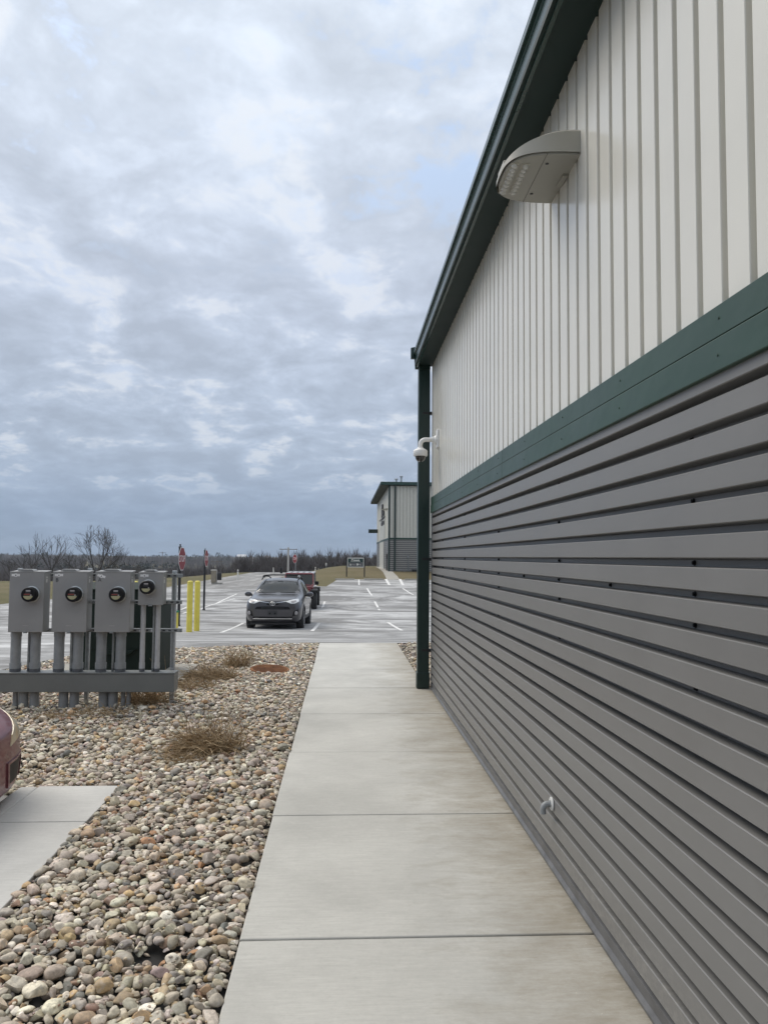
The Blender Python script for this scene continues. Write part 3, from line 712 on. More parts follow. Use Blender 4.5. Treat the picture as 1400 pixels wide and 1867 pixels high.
# strut posts and slotted rails
PY = RY+.20
def post(px_t, px_b, top, Y=PY, w=.041):
    x = (X(px_t, Y, top)+X(px_b, Y, 1222))/2; z = Z(top, Y, px_t)
    rk(MB().box(x-w/2, x+w/2, Y, Y+w, -.09, z), 'post', 'galvanized', bevel=.003)
    rk(MB().box(x-w/2+.012, x+w/2-.012, Y-.0015, Y+.01, tz1+.03, z-.02), 'strut_slot', 'strut_grey')
for a, b, t, w in ((33, 32, 1036, .045), (163.5, 157.5, 1036, .041), (318, 313.5, 1040.5, .048)): post(a, b, t, PY+.05, w)
RLY = RY+.18
for py, a, b in ((1049.5, 60, 332), (1098, 150, 331), (1149.5, 60, 331)):
    z = Z(py, RLY, 250); x0_, x1_ = X(a, RLY, py), X(b, RLY, py)
    r_ = rk(MB().box(x0_, x1_, RLY, RLY+.04, z-.0205, z+.0205), 'strut_rail', 'strut_grey', bevel=.003)
    nsl = int((x1_-x0_)/.062)
    for q in range(nsl): rk(MB().box(x0_+.015+q*.062, x0_+.045+q*.062, RLY-.0012, RLY+.005, z-.008, z+.008), 'rail_slot', 'ink', r_)
for px in (260.5, 281, 287.5):
    x = X(px, RLY-.03, 1150); z = Z(1150, RLY, 260); rk(MB().box(x-.03, x+.03, RLY-.06, RLY, z-.012, z+.012).tube([(x, RLY-.07, z), (x, RLY-.05, z)], .009, 8), 'pipe_clamp', 'galvanized', bevel=.002)
# meter boxes
def meter_box(pxl, pxr, pt, pb, mpx, mpy, ml, label, letter=None, red=True):
    Yf = RY-.02; D = .19
    x0, x1 = at(pxl, (pt+pb)/2, Yf).x, at(pxr, (pt+pb)/2, Yf).x; z1, z0 = at((pxl+pxr)/2, pt, Yf).z, at((pxl+pxr)/2, pb, Yf).z
    c = Vector(((x0+x1)/2, Yf+D/2, z0)); T = empty('meter_box', label, 'electric meter', c, group='grey electric meter boxes on the rack')
    w, h, d = (x1-x0)/2, z1-z0, D/2
    MB().box(-w+.004, w-.004, -d+.018, d, .004, h-.004).build('cabinet', 'box_grey', T, bevel=.004)
    cv = MB().box(-w, w, -d, -d+.03, 0, h-.012).build('cover', 'box_grey', T, bevel=.004)
    MB().prism([(-w-.004, -d-.006, h-.012), (-w-.004, d, h+.004), (-w-.004, d, h-.012)], (2*w+.008, 0, 0)).build('rain_lip', 'box_grey', T, bevel=.002)
    MB().prism([(-w*.62, -d+.02, h), (-w*.5, -d+.02, h+.018), (w*.2, -d+.02, h+.018), (w*.34, -d+.02, h)], (0, .12, 0)).build('hub_plate', 'box_grey', T, bevel=.002)
    mp = at(mpx, mpy, Yf); mx, mz = mp.x-c.x, mp.z-c.z; R = .077 if ml else .073
    MB().lathe([(R*1.10, -d+.001), (R*1.10, -d-.02), (R*1.02, -d-.024)], (mx, 0, mz), 'Y', 28).build('meter_ring', 'galvanized', T, smooth=35)
    m_ = MB().lathe([(R, -d-.012), (R, -d-.085), (R*.97, -d-.10), (R*.90, -d-.106)], (mx, 0, mz), 'Y', 28).build('meter', 'black_plastic', T, smooth=35)
    yf = -d-.1065
    def plate(a, b, e, g_, nm, mat): MB().box(mx+a*R, mx+b*R, yf-.0015, yf+.001, mz+e*R, mz+g_*R).build(nm, mat, m_)
    plate(-.30, .30, .42, .62, 'name_plate', 'label_grey'); plate(-.36, .36, .16, .32, 'display', 'suv_trim')
    if red: plate(-.55, .25, -.04, .12, 'red_label', 'sticker_red')
    q = [(.66*math.cos(a), .66*math.sin(a)) for a in [math.radians(200+14*k) for k in range(11)]]
    q = [(-.60, -.16)]+q+[(.60, -.16)]
    MB().prism([(mx+a*R, yf-.0016, mz+b*R) for a, b in q], (0, .003, 0)).build('yellow_label', 'sticker_yellow', m_)
    MB().lathe([(.10*R, yf), (.10*R, yf-.004)], (mx+.38*R, 0, mz-.06*R), 'Y', 10).build('seal', 'label_grey', m_)
    sx = -w+.02; tl = math.radians(-15) if letter == 'A' else 0
    st = MB().prism([(0, -d-.001, -.012), (.03, -d-.001, -.012), (.03, -d-.001, -.017), (.055, -d-.001, -.017), (.055, -d-.001, -.012), (.085, -d-.001, -.012), (.085, -d-.001, .012), (.055, -d-.001, .012), (.055, -d-.001, .017), (.03, -d-.001, .017), (.03, -d-.001, .012), (0, -d-.001, .012)], (0, .002, 0), Matrix.Translation((sx, 0, h-.045)) @ Matrix.Rotation(-tl, 4, 'Y')).build('warning_sticker', 'sticker_white', T)
    MB().prism([(.036, -d-.0016, -.009), (.049, -d-.0016, -.009), (.0425, -d-.0016, .010)], (0, .002, 0), Matrix.Translation((sx, 0, h-.045)) @ Matrix.Rotation(-tl, 4, 'Y')).build('sticker_mark', 'ink', st)
    MB().box(w-.0045, w-.0028, -d+.06, -d+.10, h-.125, h-.06).build('side_label', 'plate_white', T)
    MB().box(w-.0045, w-.0025, -d+.07, -d+.09, h-.085, h-.075).build('side_print', 'ink', T)
    MB().box(-.02, .02, -d-.008, -d+.01, -.012, .008).build('latch', 'strut_grey', T, bevel=.002)
    MB().box(-.028, .028, -d-.0014, -d+.001, .065, .072).build('embossed_mark', 'label_grey', T)
    if letter:
        me = text_mesh(letter, .055, .0006); o = mkobj('letter', me, 'ink', T); o.location = (-w+.045, -d-.0012, h-.098); o.rotation_euler = (math.pi/2, 0, 0)
    return T
meter_box(16, 79.5, 1041, 1153, 58.5, 1083.5, True, 'leftmost tall grey meter box, unmarked by a letter, with round black meter')
meter_box(95, 158.5, 1041, 1153, 138.0, 1083.5, True, 'tall grey meter box marked B, second from left, with round black meter', 'B')
meter_box(173, 237, 1041, 1153, 216.3, 1083.8, True, 'tall grey meter box marked A in front of the dark transformer', 'A')
meter_box(252, 297, 1042, 1103.5, 270.8, 1070.5, False, 'small short grey meter box at the right end of the rack', None, False)
# ================================================================== TRANSFORMER
TY_ = 10.35
x0, x1 = at(128, 1150, TY_).x, at(287, 1150, TY_).x; zt1 = at(170, 1066, TY_).z; xs2 = at(258, 1110, TY_).x
TP = MB().prism([(x0-.5, TY_-.25, -.12), (at(331, 1238, TY_).x+.02, TY_-.25, -.12), (at(331, 1238, TY_).x+.02, TY_+1.15, -.12), (x0-.5, TY_+1.15, -.12)], (0, 0, .155)).build('transformer_pad', 'old_concrete', bevel=.01)
tag(TP, 'flat concrete pad under the dark green transformer in the stone bed', 'concrete pad')
TF = empty('transformer', 'dark green pad mounted transformer cabinet behind the grey meter boxes', 'transformer', (x0, TY_, .036))
hT = zt1-.036; wT = x1-x0; wl = xs2-x0
MB().prism([(0, 0, 0), (0, 0, hT-.06), (0, .45, hT), (0, .95, hT-.02), (0, .95, 0)], (wl, 0, 0)).build('tank_cabinet', 'transformer_green', TF, bevel=.015)
hs = at(300, 1105, TY_).z-.036
MB().prism([(wl+.004, .02, 0), (wT-.06, .02, 0), (wT, .10, 0), (wT, .9, 0), (wl+.004, .9, 0)], (0, 0, hs)).build('side_cabinet', 'transformer_green', TF, bevel=.012)
MB().box(wl, wT+.015, .0, .92, hs+.001, hs+.03).build('side_lid', 'transformer_green', TF, bevel=.008)
MB().prism([(-.02, -.03, hT-.055), (-.02, .45, hT+.02), (-.02, .98, hT), (-.02, .98, hT-.015), (-.02, .45, hT+.005), (-.02, -.03, hT-.075)], (wl+.04, 0, 0)).build('tank_lid', 'transformer_green', TF, bevel=.006)
for zz in (.64, .34):
    MB().prism([(wl*.40, -.045, zz), (wl*.46, -.045, zz-.06), (wl*.86, -.045, zz-.06), (wl*.94, -.045, zz)], (0, .045, 0)).build('handle_pocket', 'transformer_green', TF, bevel=.006)
    MB().box(wl*.30, wl*.98, -.012, 0, zz+.001, zz+.012).build('door_seam', 'transformer_green', TF)
MB().box(wl*.5-.01, wl*.5+.01, -.01, 0, .02, hT-.1).build('door_edge', 'transformer_green', TF)
# ================================================================== BOLLARDS AND SIGNS
def bollard(px, pb, pt, Y, label):
    b = at(px, pb, Y); t = at(px, pt, Y); z0 = zt(b.x, Y); h = t.z-z0; r = .082
    T = empty('bollard', label, 'bollard', (b.x, Y, z0), group='yellow bollards guarding the transformer')
    MB().lathe([(r, -.05), (r, h-.04), (r*.92, h-.012), (r*.6, h+.006), (.01, h+.012)], (0, 0, 0), 'Z', 24).build('pipe', 'yellow_paint', T, smooth=40)
    MB().lathe([(r+.035, -.05), (r+.03, .006), (r, .012)], (0, 0, 0), 'Z', 24).build('footing', 'old_concrete', T, smooth=40)
bollard(345, 1151, 1059.5, 22.3, 'nearer yellow steel bollard of the pair left of the dark sport utility')
bollard(358.5, 1145, 1059.5, 23.0, 'yellow steel bollard just right of and behind its taller looking twin')
bollard(244.5, 1148, 1060.5, 22.5, 'yellow bollard mostly hidden behind the meter boxes, only its top showing')
def stop_face(T, c, nrm, s, pole_y=0):
    yaw = math.atan2(nrm.x, -nrm.y); M = Matrix.Translation(c) @ Matrix.Rotation(yaw, 4, 'Z')   # local -Y looks along nrm
    def octo(R): return [(R*math.cos(math.pi/8+k*math.pi/4), 0, R*math.sin(math.pi/8+k*math.pi/4)) for k in range(8)]
    R = s/2/math.cos(math.pi/8)
    f_ = MB().prism(octo(R), (0, .006, 0), M).build('sign_face', 'sign_white', T)
    MB().prism([(a, -.002, b) for a, _, b in octo(R*.945)], (0, .0035, 0), M).build('red_field', 'sign_red', f_)
    me = text_mesh('STOP', s*.40, .0012); me.transform(M @ Matrix.Translation((0, -.0032, -.005)) @ Matrix.Rotation(math.pi/2, 4, 'X') @ Matrix.Diagonal((.86, 1.05, 1, 1)))
    mkobj('lettering', me, 'sign_white', f_)
def stop_sign(px_t, pt, px_b, pb, Y, oct_c, ang, label, black=True, s=.762):
    b = at((px_t+px_b)/2, pb, Y); z0 = zt(b.x, Y); h = at((px_t+px_b)/2, pt, Y).z-z0
    T = empty('stop_sign', label, 'stop sign', (b.x, Y, z0), group='stop signs')
    if black:
        MB().lathe([(.07, 0), (.07, .03), (.055, .05), (.048, .08), (.048, h-.12), (.06, h-.115), (.05, h-.08), (.016, h-.07), (.016, h-.05), (.034, h-.03), (.03, h-.008), (.005, h)], (0, 0, 0), 'Z', 16).build('post', 'black_metal', T, smooth=30)
    else: MB().box(-.02, .02, -.02, .02, 0, h).build('post', 'galvanized', T)
    n_ = Vector((math.sin(ang), -math.cos(ang), 0)); cz = at((px_t+px_b)/2, oct_c, Y).z-z0
    stop_face(T, Vector((0, 0, cz))+n_*.075, n_, s)
    MB().box(-.03, .03, -.06, .06, cz+.12, cz+.16, Matrix.Rotation(ang-math.pi/2, 4, 'Z')).box(-.03, .03, -.06, .06, cz-.16, cz-.12, Matrix.Rotation(ang-math.pi/2, 4, 'Z')).build('bracket', 'black_metal', T)
stop_sign(327, 992, 323.5, 1145, 26.0, 1019, math.radians(85), 'stop sign on a black post, the nearer one behind the strut frame')
stop_sign(373, 1000, 370.5, 1108, 36.0, 1018, math.radians(88), 'farther black post stop sign just right of the pair of yellow bollards')
stop_sign(538.5, 1010, 538.5, 1046, 68.0, 1018.8, math.radians(-58), 'small distant stop sign above the roof of the red off-roader', False)
b = at(322.5, 1146, 24.5); T = empty('marker_post', 'slim yellow marker post with a green cap beside the nearest stop sign', 'marker post', (b.x, 24.5, zt(b.x, 24.5)))
hh = at(322.5, 1117, 24.5).z-zt(b.x, 24.5); MB().box(-.035, .035, -.02, .02, 0, hh).build('post', 'yellow_paint', T, bevel=.005); MB().box(-.05, .05, -.03, .03, hh, hh+.06).build('cap', 'green_band', T, bevel=.01)
# ------------------------------------------------------------------ sign board
Yb = 69.0; pl, prr = at(631.8, 1048, Yb), at(664.3, 1047, Yb)
SB = empty('sign_board', 'green and grey framed sign board on two black posts on the far lawn', 'sign', ((pl.x+prr.x)/2, Yb, zt(0, Yb)))
wB = (prr.x-pl.x)/2; zb0 = zt(0, Yb); ztop = at(648, 1017, Yb).z-zb0; zbot = at(648, 1034.5, Yb).z-zb0
for s in (-1, 1): MB().box(s*wB-.05, s*wB+.05, -.05, .05, -.3, ztop+.06).build('post', 'black_metal', SB, bevel=.01)
fr = MB().box(-wB+.05, wB-.05, -.03, .03, zbot, ztop).build('frame', 'marker_white', SB)
zm = (zbot+ztop)/2
MB().box(-wB+.11, wB-.11, -.036, -.031, zm+.01, ztop-.07).build('green_panel', 'board_green', fr)
MB().box(-wB+.11, wB-.11, -.036, -.031, zbot+.06, zm+.006).build('grey_panel', 'board_grey', fr)
def strokes(par, items, y=-.039, mat='marker_white'):
    for poly in items: MB().prism([(a, y, b) for a, b in poly], (0, .002, 0)).build('marking', mat, par)
g = (ztop-zm)
strokes(fr, [[(-.40, zm+g*.42), (-.28, zm+g*.42), (-.22, zm+g*.80), (-.36, zm+g*.74)], [(-.36, zm+g*.78), (-.06, zm+g*.74), (-.06, zm+g*.66), (-.36, zm+g*.70)], [(-.24, zm+g*.38), (.34, zm+g*.38), (.34, zm+g*.58), (.26, zm+g*.64), (.2, zm+g*.54), (.06, zm+g*.6), (-.02, zm+g*.52), (-.14, zm+g*.56)], [(-.44, zm+g*.22), (.42, zm+g*.22), (.42, zm+g*.30), (-.44, zm+g*.30)]])
strokes(fr, [[(-.56, zm-g*.30), (-.50, zm-g*.34), (-.50, zm-g*.66), (-.44, zm-g*.66), (-.38, zm-g*.46), (-.42, zm-g*.34), (-.50, zm-g*.24)], [(.06, zm-g*.34), (.12, zm-g*.18), (.20, zm-g*.22), (.30, zm-g*.34), (.24, zm-g*.5), (.14, zm-g*.66), (.10, zm-g*.66), (.12, zm-g*.48)]])
strokes(fr, [[(-.34, zm-g*.38), (-.02, zm-g*.44), (-.02, zm-g*.56), (-.34, zm-g*.50)], [(.34, zm-g*.36), (.44, zm-g*.36), (.52, zm-g*.6), (.34, zm-g*.52)]], -.038, 'label_grey')
# ================================================================== WHEELS / CARS
def make_wheel(par, x, y, z, R, w, side, spokes=10, mat='wheel_alloy', rimr=.66):
    Tm = Matrix.Translation((x, y, z))
    t = MB().lathe([(R*.64, -w/2), (R*.93, -w/2), (R*.99, -w/2+.03), (R, 0), (R*.99, w/2-.03), (R*.93, w/2), (R*.64, w/2)], (x, y, z), 'X', 36).build('wheel', 'rubber', par, smooth=35)
    o = side*w/2
    MB().lathe([(R*rimr, o-side*.005), (R*rimr*1.0, o+side*.004), (R*rimr*.93, o+side*.004), (R*rimr*.9, o-side*.03)], (x, y, z), 'X', 36).build('rim', mat, t, smooth=35)
    sp = MB()
    for k in range(spokes):
        a = 2*math.pi*k/spokes; sp.box(o-side*.03, o-side*.004, -R*.042, R*.042, R*.08, R*rimr*.95, Tm @ Matrix.Rotation(a, 4, 'X'))
    sp.lathe([(R*.13, o-side*.03), (R*.13, o+side*.002)], (x, y, z), 'X', 16)
    sp.build('spokes', mat, t)
    MB().lathe([(R*.60, o-side*.05), (R*.60, o-side*.045)], (x, y, z), 'X', 24).build('brake_shadow', 'black_metal', t)
def loft(stations, sub=2):
    v, f = [], []; npt = len(stations[0][1])
    for y, pts in stations:
        full = [(x, z) for x, z in pts]+[(-x, z) for x, z in reversed(pts[1:-1])]
        v += [(x, y, z) for x, z in full]
    m_ = 2*npt-2
    for a in range(len(stations)-1):
        for i in range(m_): j = (i+1) % m_; f.append((a*m_+i, a*m_+j, (a+1)*m_+j, (a+1)*m_+i))
    for a, y in ((0, stations[0]), (len(stations)-1, stations[-1])):
        full = range(a*m_, a*m_+m_)
        # strips across the end cap
        L = list(full)
        for i in range(npt-1):
            q = [L[i], L[i+1], L[(m_-i-1) % m_], L[(m_-i) % m_]]; q = list(dict.fromkeys(q))
            if len(q) >= 3: f.append(tuple(q))
    me = bpy.data.meshes.new('b'); me.from_pydata(v, [], f); bm = bmesh.new(); bm.from_mesh(me); bmesh.ops.recalc_face_normals(bm, faces=bm.faces); bm.to_mesh(me); bm.free()
    o = bpy.data.objects.new('b', me); COL.objects.link(o); s_ = o.modifiers.new('s', 'SUBSURF'); s_.levels = sub; s_.render_levels = sub
    dg = bpy.context.evaluated_depsgraph_get(); out = bpy.data.meshes.new_from_object(o.evaluated_get(dg)); bpy.data.objects.remove(o); return out
def bvh_of(me):
    return BVHTree.FromPolygons([v.co.copy() for v in me.vertices], [tuple(p.vertices) for p in me.polygons])
def cut_wells(me, wells, R, wx):
    o = bpy.data.objects.new('b', me); COL.objects.link(o); cut = MB()
    for y, z in wells:
        for s in (-1, 1): cut.lathe([(R, s*(wx-.34)), (R, s*(wx+.3))], (0, y, z), 'X', 32)
    c = cut.build('c', None, smooth=None); b_ = o.modifiers.new('b', 'BOOLEAN'); b_.operation = 'DIFFERENCE'; b_.object = c; b_.solver = 'EXACT'
    dg = bpy.context.evaluated_depsgraph_get(); out = bpy.data.meshes.new_from_object(o.evaluated_get(dg)); bpy.data.objects.remove(o); bpy.data.objects.remove(c); return out
def drape(bvh, poly, axis, start, par, name, mat, off=.006, thick=.03, cuts=3, smooth=30):
    """lay a 2-D outline on the body; axis 'F' looks from the front (poly x,z), 'R' from +x, 'L' from -x (poly y,z)"""
    d = {'F': Vector((0, 1, 0)), 'R': Vector((-1, 0, 0)), 'L': Vector((1, 0, 0)), 'B': Vector((0, -1, 0))}[axis]
    def P3(a, b): return Vector((a, start, b)) if axis in 'FB' else Vector((start, a, b))
    bm = bmesh.new(); fv = [bm.verts.new(P3(*q)) for q in poly]; bm.faces.new(fv)
    bmesh.ops.triangulate(bm, faces=bm.faces); bmesh.ops.subdivide_edges(bm, edges=bm.edges, cuts=cuts, use_grid_fill=True)
    bmesh.ops.triangulate(bm, faces=bm.faces); last = None
    for v in bm.verts:
        h = bvh.ray_cast(v.co, d, 6)[0]
        v.co = (h if h else bvh.find_nearest(v.co+d*.5)[0])-d*off
    fs = list(bm.faces); r = bmesh.ops.extrude_face_region(bm, geom=fs)
    for e in r['geom']:
        if isinstance(e, bmesh.types.BMVert): e.co += d*thick
    bmesh.ops.recalc_face_normals(bm, faces=bm.faces); me = bpy.data.meshes.new(name); bm.to_mesh(me); bm.free()
    return mkobj(name, me, mat, par, smooth=smooth)
def mirror(p): return [(-a, b) for a, b in p]
# ---- the dark SUV
def lower(zb, a, b, c): return [(0, zb), (a[0], zb), a, b, c]
S = [(0.00, [(0, .36), (.50, .36), (.62, .42), (.68, .60), (.66, .78), (.60, .87), (.42, .90), (0, .92)]),
     (0.12, [(0, .25), (.66, .25), (.78, .36), (.82, .60), (.785, .84), (.70, .935), (.5, .965), (0, .985)]),
     (0.35, [(0, .20), (.78, .20), (.88, .36), (.90, .62), (.865, .91), (.77, .99), (.54, 1.02), (0, 1.04)]),
     (0.85, [(0, .20), (.82, .20), (.905, .36), (.922, .66), (.885, .97), (.79, 1.045), (.57, 1.075), (0, 1.095)]),
     (1.18, [(0, .20), (.82, .20), (.905, .36), (.922, .67), (.89, 1.0), (.80, 1.08), (.62, 1.11), (0, 1.13)]),
     (1.36, [(0, .20), (.82, .20), (.905, .36), (.922, .67), (.89, 1.01), (.785, 1.14), (.64, 1.17), (0, 1.195)]),
     (2.05, [(0, .20), (.82, .20), (.905, .36), (.922, .68), (.89, 1.03), (.67, 1.545), (.56, 1.60), (0, 1.63)]),
     (2.60, [(0, .20), (.82, .20), (.905, .36), (.922, .69), (.89, 1.045), (.66, 1.585), (.55, 1.645), (0, 1.675)]),
     (3.60, [(0, .20), (.82, .20), (.905, .36), (.922, .70), (.885, 1.06), (.65, 1.57), (.54, 1.63), (0, 1.66)]),
     (4.22, [(0, .24), (.78, .24), (.88, .40), (.90, .72), (.86, 1.07), (.62, 1.50), (.50, 1.57), (0, 1.60)]),
     (4.46, [(0, .32), (.70, .32), (.82, .46), (.855, .72), (.83, 1.05), (.68, 1.22), (.5, 1.26), (0, 1.28)]),
     (4.60, [(0, .40), (.60, .40), (.74, .5), (.78, .70), (.74, .97), (.60, 1.05), (.4, 1.07), (0, 1.08)])]
WLS = [(.93, .345), (3.60, .345)]
pf = hit(495, 1149.5); SUVY = 24.3; sx_ = at(496.5, 1120, SUVY).x
SUV = empty('sport_utility', 'dark grey sport utility with roof rails parked facing the camera', 'car', (sx_, SUVY, zt(sx_, SUVY+.9)), math.radians(-2.1))
SUV.rotation_euler.x = math.atan2(zt(sx_, SUVY+3.6)-zt(sx_, SUVY+.93), 2.67)
raw = loft(S); bv = bvh_of(raw); body = cut_wells(raw, WLS, .395, .92)
mkobj('body', body, 'suv_paint', SUV, smooth=38)
for y, z in WLS:
    for s in (-1, 1): make_wheel(SUV, s*.80, y, z, .345, .225, s, 10)
F_, R_, L_ = 'F', 'R', 'L'
ws = drape(bv, [(-.74, 1.17), (.74, 1.17), (.585, 1.545), (.3, 1.575), (-.3, 1.575), (-.585, 1.545)], F_, -1, SUV, 'windshield', 'car_glass', .006, .02, 5)
MB().tube([(-.62, 1.235, 1.155), (-.05, 1.20, 1.172)], .012, 6).build('wiper', 'black_plastic', ws); MB().tube([(.1, 1.20, 1.172), (.60, 1.235, 1.158)], .012, 6).build('wiper', 'black_plastic', ws)
MB().box(-.09, .09, 1.97, 2.01, 1.50, 1.545).build('mirror_pod', 'black_plastic', ws, bevel=.01)
for ax, s in ((R_, 1), (L_, -1)):
    drape(bv, [(1.60, 1.06), (2.42, 1.075), (2.42, 1.51), (2.10, 1.49)], ax, s*2, SUV, 'side_window', 'car_glass', .006, .02, 3)
    drape(bv, [(2.48, 1.075), (3.32, 1.10), (3.30, 1.50), (2.48, 1.51)], ax, s*2, SUV, 'side_window', 'car_glass', .006, .02, 3)
    drape(bv, [(3.38, 1.10), (3.95, 1.13), (3.72, 1.45), (3.38, 1.49)], ax, s*2, SUV, 'side_window', 'car_glass', .006, .02, 3)
    drape(bv, [(1.36, .24), (3.17, .24), (3.17, .42), (1.36, .42)], ax, s*2, SUV, 'sill_cladding', 'suv_trim', .012, .03, 3)
    for yy in (2.45, 3.35): drape(bv, [(yy, .43), (yy+.012, .43), (yy+.012, 1.06), (yy, 1.06)], ax, s*2, SUV, 'door_gap', 'black_metal', .002, .01, 2)
    for yy in (2.25, 3.13): MB().box(s*.885-.02, s*.885+.045, yy-.08, yy+.08, .955, .985).build('door_handle', 'chrome', SUV, bevel=.01)
    # arches
    for y, z in WLS:
        pts_o = [(y+.46*math.cos(a), z+.46*math.sin(a)) for a in [math.radians(-12+204*k/14) for k in range(15)]]; pts_i = [(y+.395*math.cos(a), z+.395*math.sin(a)) for a in [math.radians(-12+204*k/14) for k in range(15)]]
        drape(bv, [p for p in pts_o]+[p for p in reversed(pts_i)], ax, s*2, SUV, 'arch_cladding', 'suv_trim', .012, .03, 0)
    mr = MB(); mr.lathe([(.02, 0), (.085, .015), (.10, .07), (.09, .12), (.04, .15)], (0, 0, 0), 'Y', 16, Matrix.Translation((s*1.03, 1.62, 1.10)) @ Matrix.Diagonal((1.25, 1, .85, 1)))
    mo = mr.build('wing_mirror', 'suv_paint', SUV, smooth=60); MB().tube([(s*.86, 1.68, 1.06), (s*.98, 1.68, 1.07)], .025, 8).build('mirror_arm', 'black_plastic', mo)
    # rails
    MB().tube([(s*.615, 1.95, 1.60), (s*.60, 2.08, 1.665), (s*.585, 2.5, 1.715), (s*.575, 3.3, 1.71), (s*.565, 3.75, 1.67), (s*.57, 3.86, 1.60)], .022, 8).build('roof_rail', 'black_plastic', SUV, smooth=50)
    MB().box(s*.60-.035, s*.60+.035, 2.20, 2.32, 1.66, 1.735).build('rail_clamp', 'chrome' if s > 0 else 'black_plastic', SUV, bevel=.012)
    # headlights, fog lamps
    hl = [(s*.40, .905), (s*.62, .965), (s*.78, .985), (s*.80, .90), (s*.70, .845), (s*.57, .835)]
    h_ = drape(bv, hl, F_, -1, SUV, 'headlight', 'lamp_glass', .010, .03, 3)
    drape(bv, [(s*.56, .925), (s*.72, .945), (s*.73, .895), (s*.66, .865), (s*.59, .86)], F_, -1, SUV, 'lamp_inner', 'label_grey', .014, .01, 2)
    drape(bv, [(s*.60, .42), (s*.80, .52), (s*.79, .66), (s*.66, .60)], F_, -1, SUV, 'fog_recess', 'black_plastic', .006, .02, 2)
    hp = bv.ray_cast(Vector((s*.73, -1, .545)), Vector((0, 1, 0)))[0]; MB().lathe([(.06, -.012), (.055, -.022), (.02, -.026)], tuple(hp), 'Y', 18).build('fog_lamp', 'label_grey', SUV, smooth=40)
    drape(bv, [(s*.10, .865), (s*.42, .915), (s*.42, .90), (s*.10, .845)], F_, -1, SUV, 'chrome_strip', 'chrome', .010, .02, 2)
MB().tube([(-.60, 2.26, 1.73), (-.3, 2.24, 1.752), (.3, 2.24, 1.752), (.60, 2.26, 1.73)], .02, 8).build('cross_bar', 'black_plastic', SUV, smooth=50)
drape(bv, [(-.56, .655), (.56, .655), (.50, .735), (.22, .745), (-.22, .745), (-.50, .735)], F_, -1, SUV, 'upper_grille', 'black_plastic', .008, .02, 3)
for zz in (.682, .708): drape(bv, [(-.36, zz), (.36, zz), (.36, zz+.008), (-.36, zz+.008)], F_, -1, SUV, 'grille_bar', 'suv_trim', .014, .01, 2)
drape(bv, [(-.20, .80), (0, .775), (.20, .80), (.16, .86), (-.16, .86)], F_, -1, SUV, 'badge_field', 'black_plastic', .007, .02, 2)
hp = bv.ray_cast(Vector((0, -1, .83)), Vector((0, 1, 0)))[0]
def ellipse(rx, rz, cz, th=.010): return MB().tube([(rx*math.cos(a), hp.y-.016, hp.z+cz+rz*math.sin(a)) for a in [2*math.pi*k/24 for k in range(25)]], th, 6, False)
for a, b_, c_ in ((.082, .055, 0), (.052, .026, .026), (.026, .046, -.002)): ellipse(a, b_, c_).build('badge', 'chrome', SUV, smooth=60)
drape(bv, [(-.60, .43), (.60, .43), (.64, .355), (-.64, .355)], F_, -1, SUV, 'lower_grille', 'black_plastic', .008, .02, 3)
drape(bv, [(-.62, .372), (.62, .372), (.60, .350), (-.60, .350)], F_, -1, SUV, 'lower_strip', 'chrome', .016, .02, 3)
drape(bv, [(-.16, .48), (.16, .48), (.16, .62), (-.16, .62)], F_, -1, SUV, 'plate_holder', 'suv_trim', .012, .02, 1)
for s in (-1, 1): drape(bv, [(s*.08-.03, .50), (s*.08+.03, .50), (s*.08+.03, .55), (s*.08-.03, .55)], F_, -1, SUV, 'holder_slot', 'black_plastic', .016, .01, 1)
MB().box(-.70, .70, .18, 4.3, .165, .24).build('underbody', 'black_metal', SUV, bevel=.02)
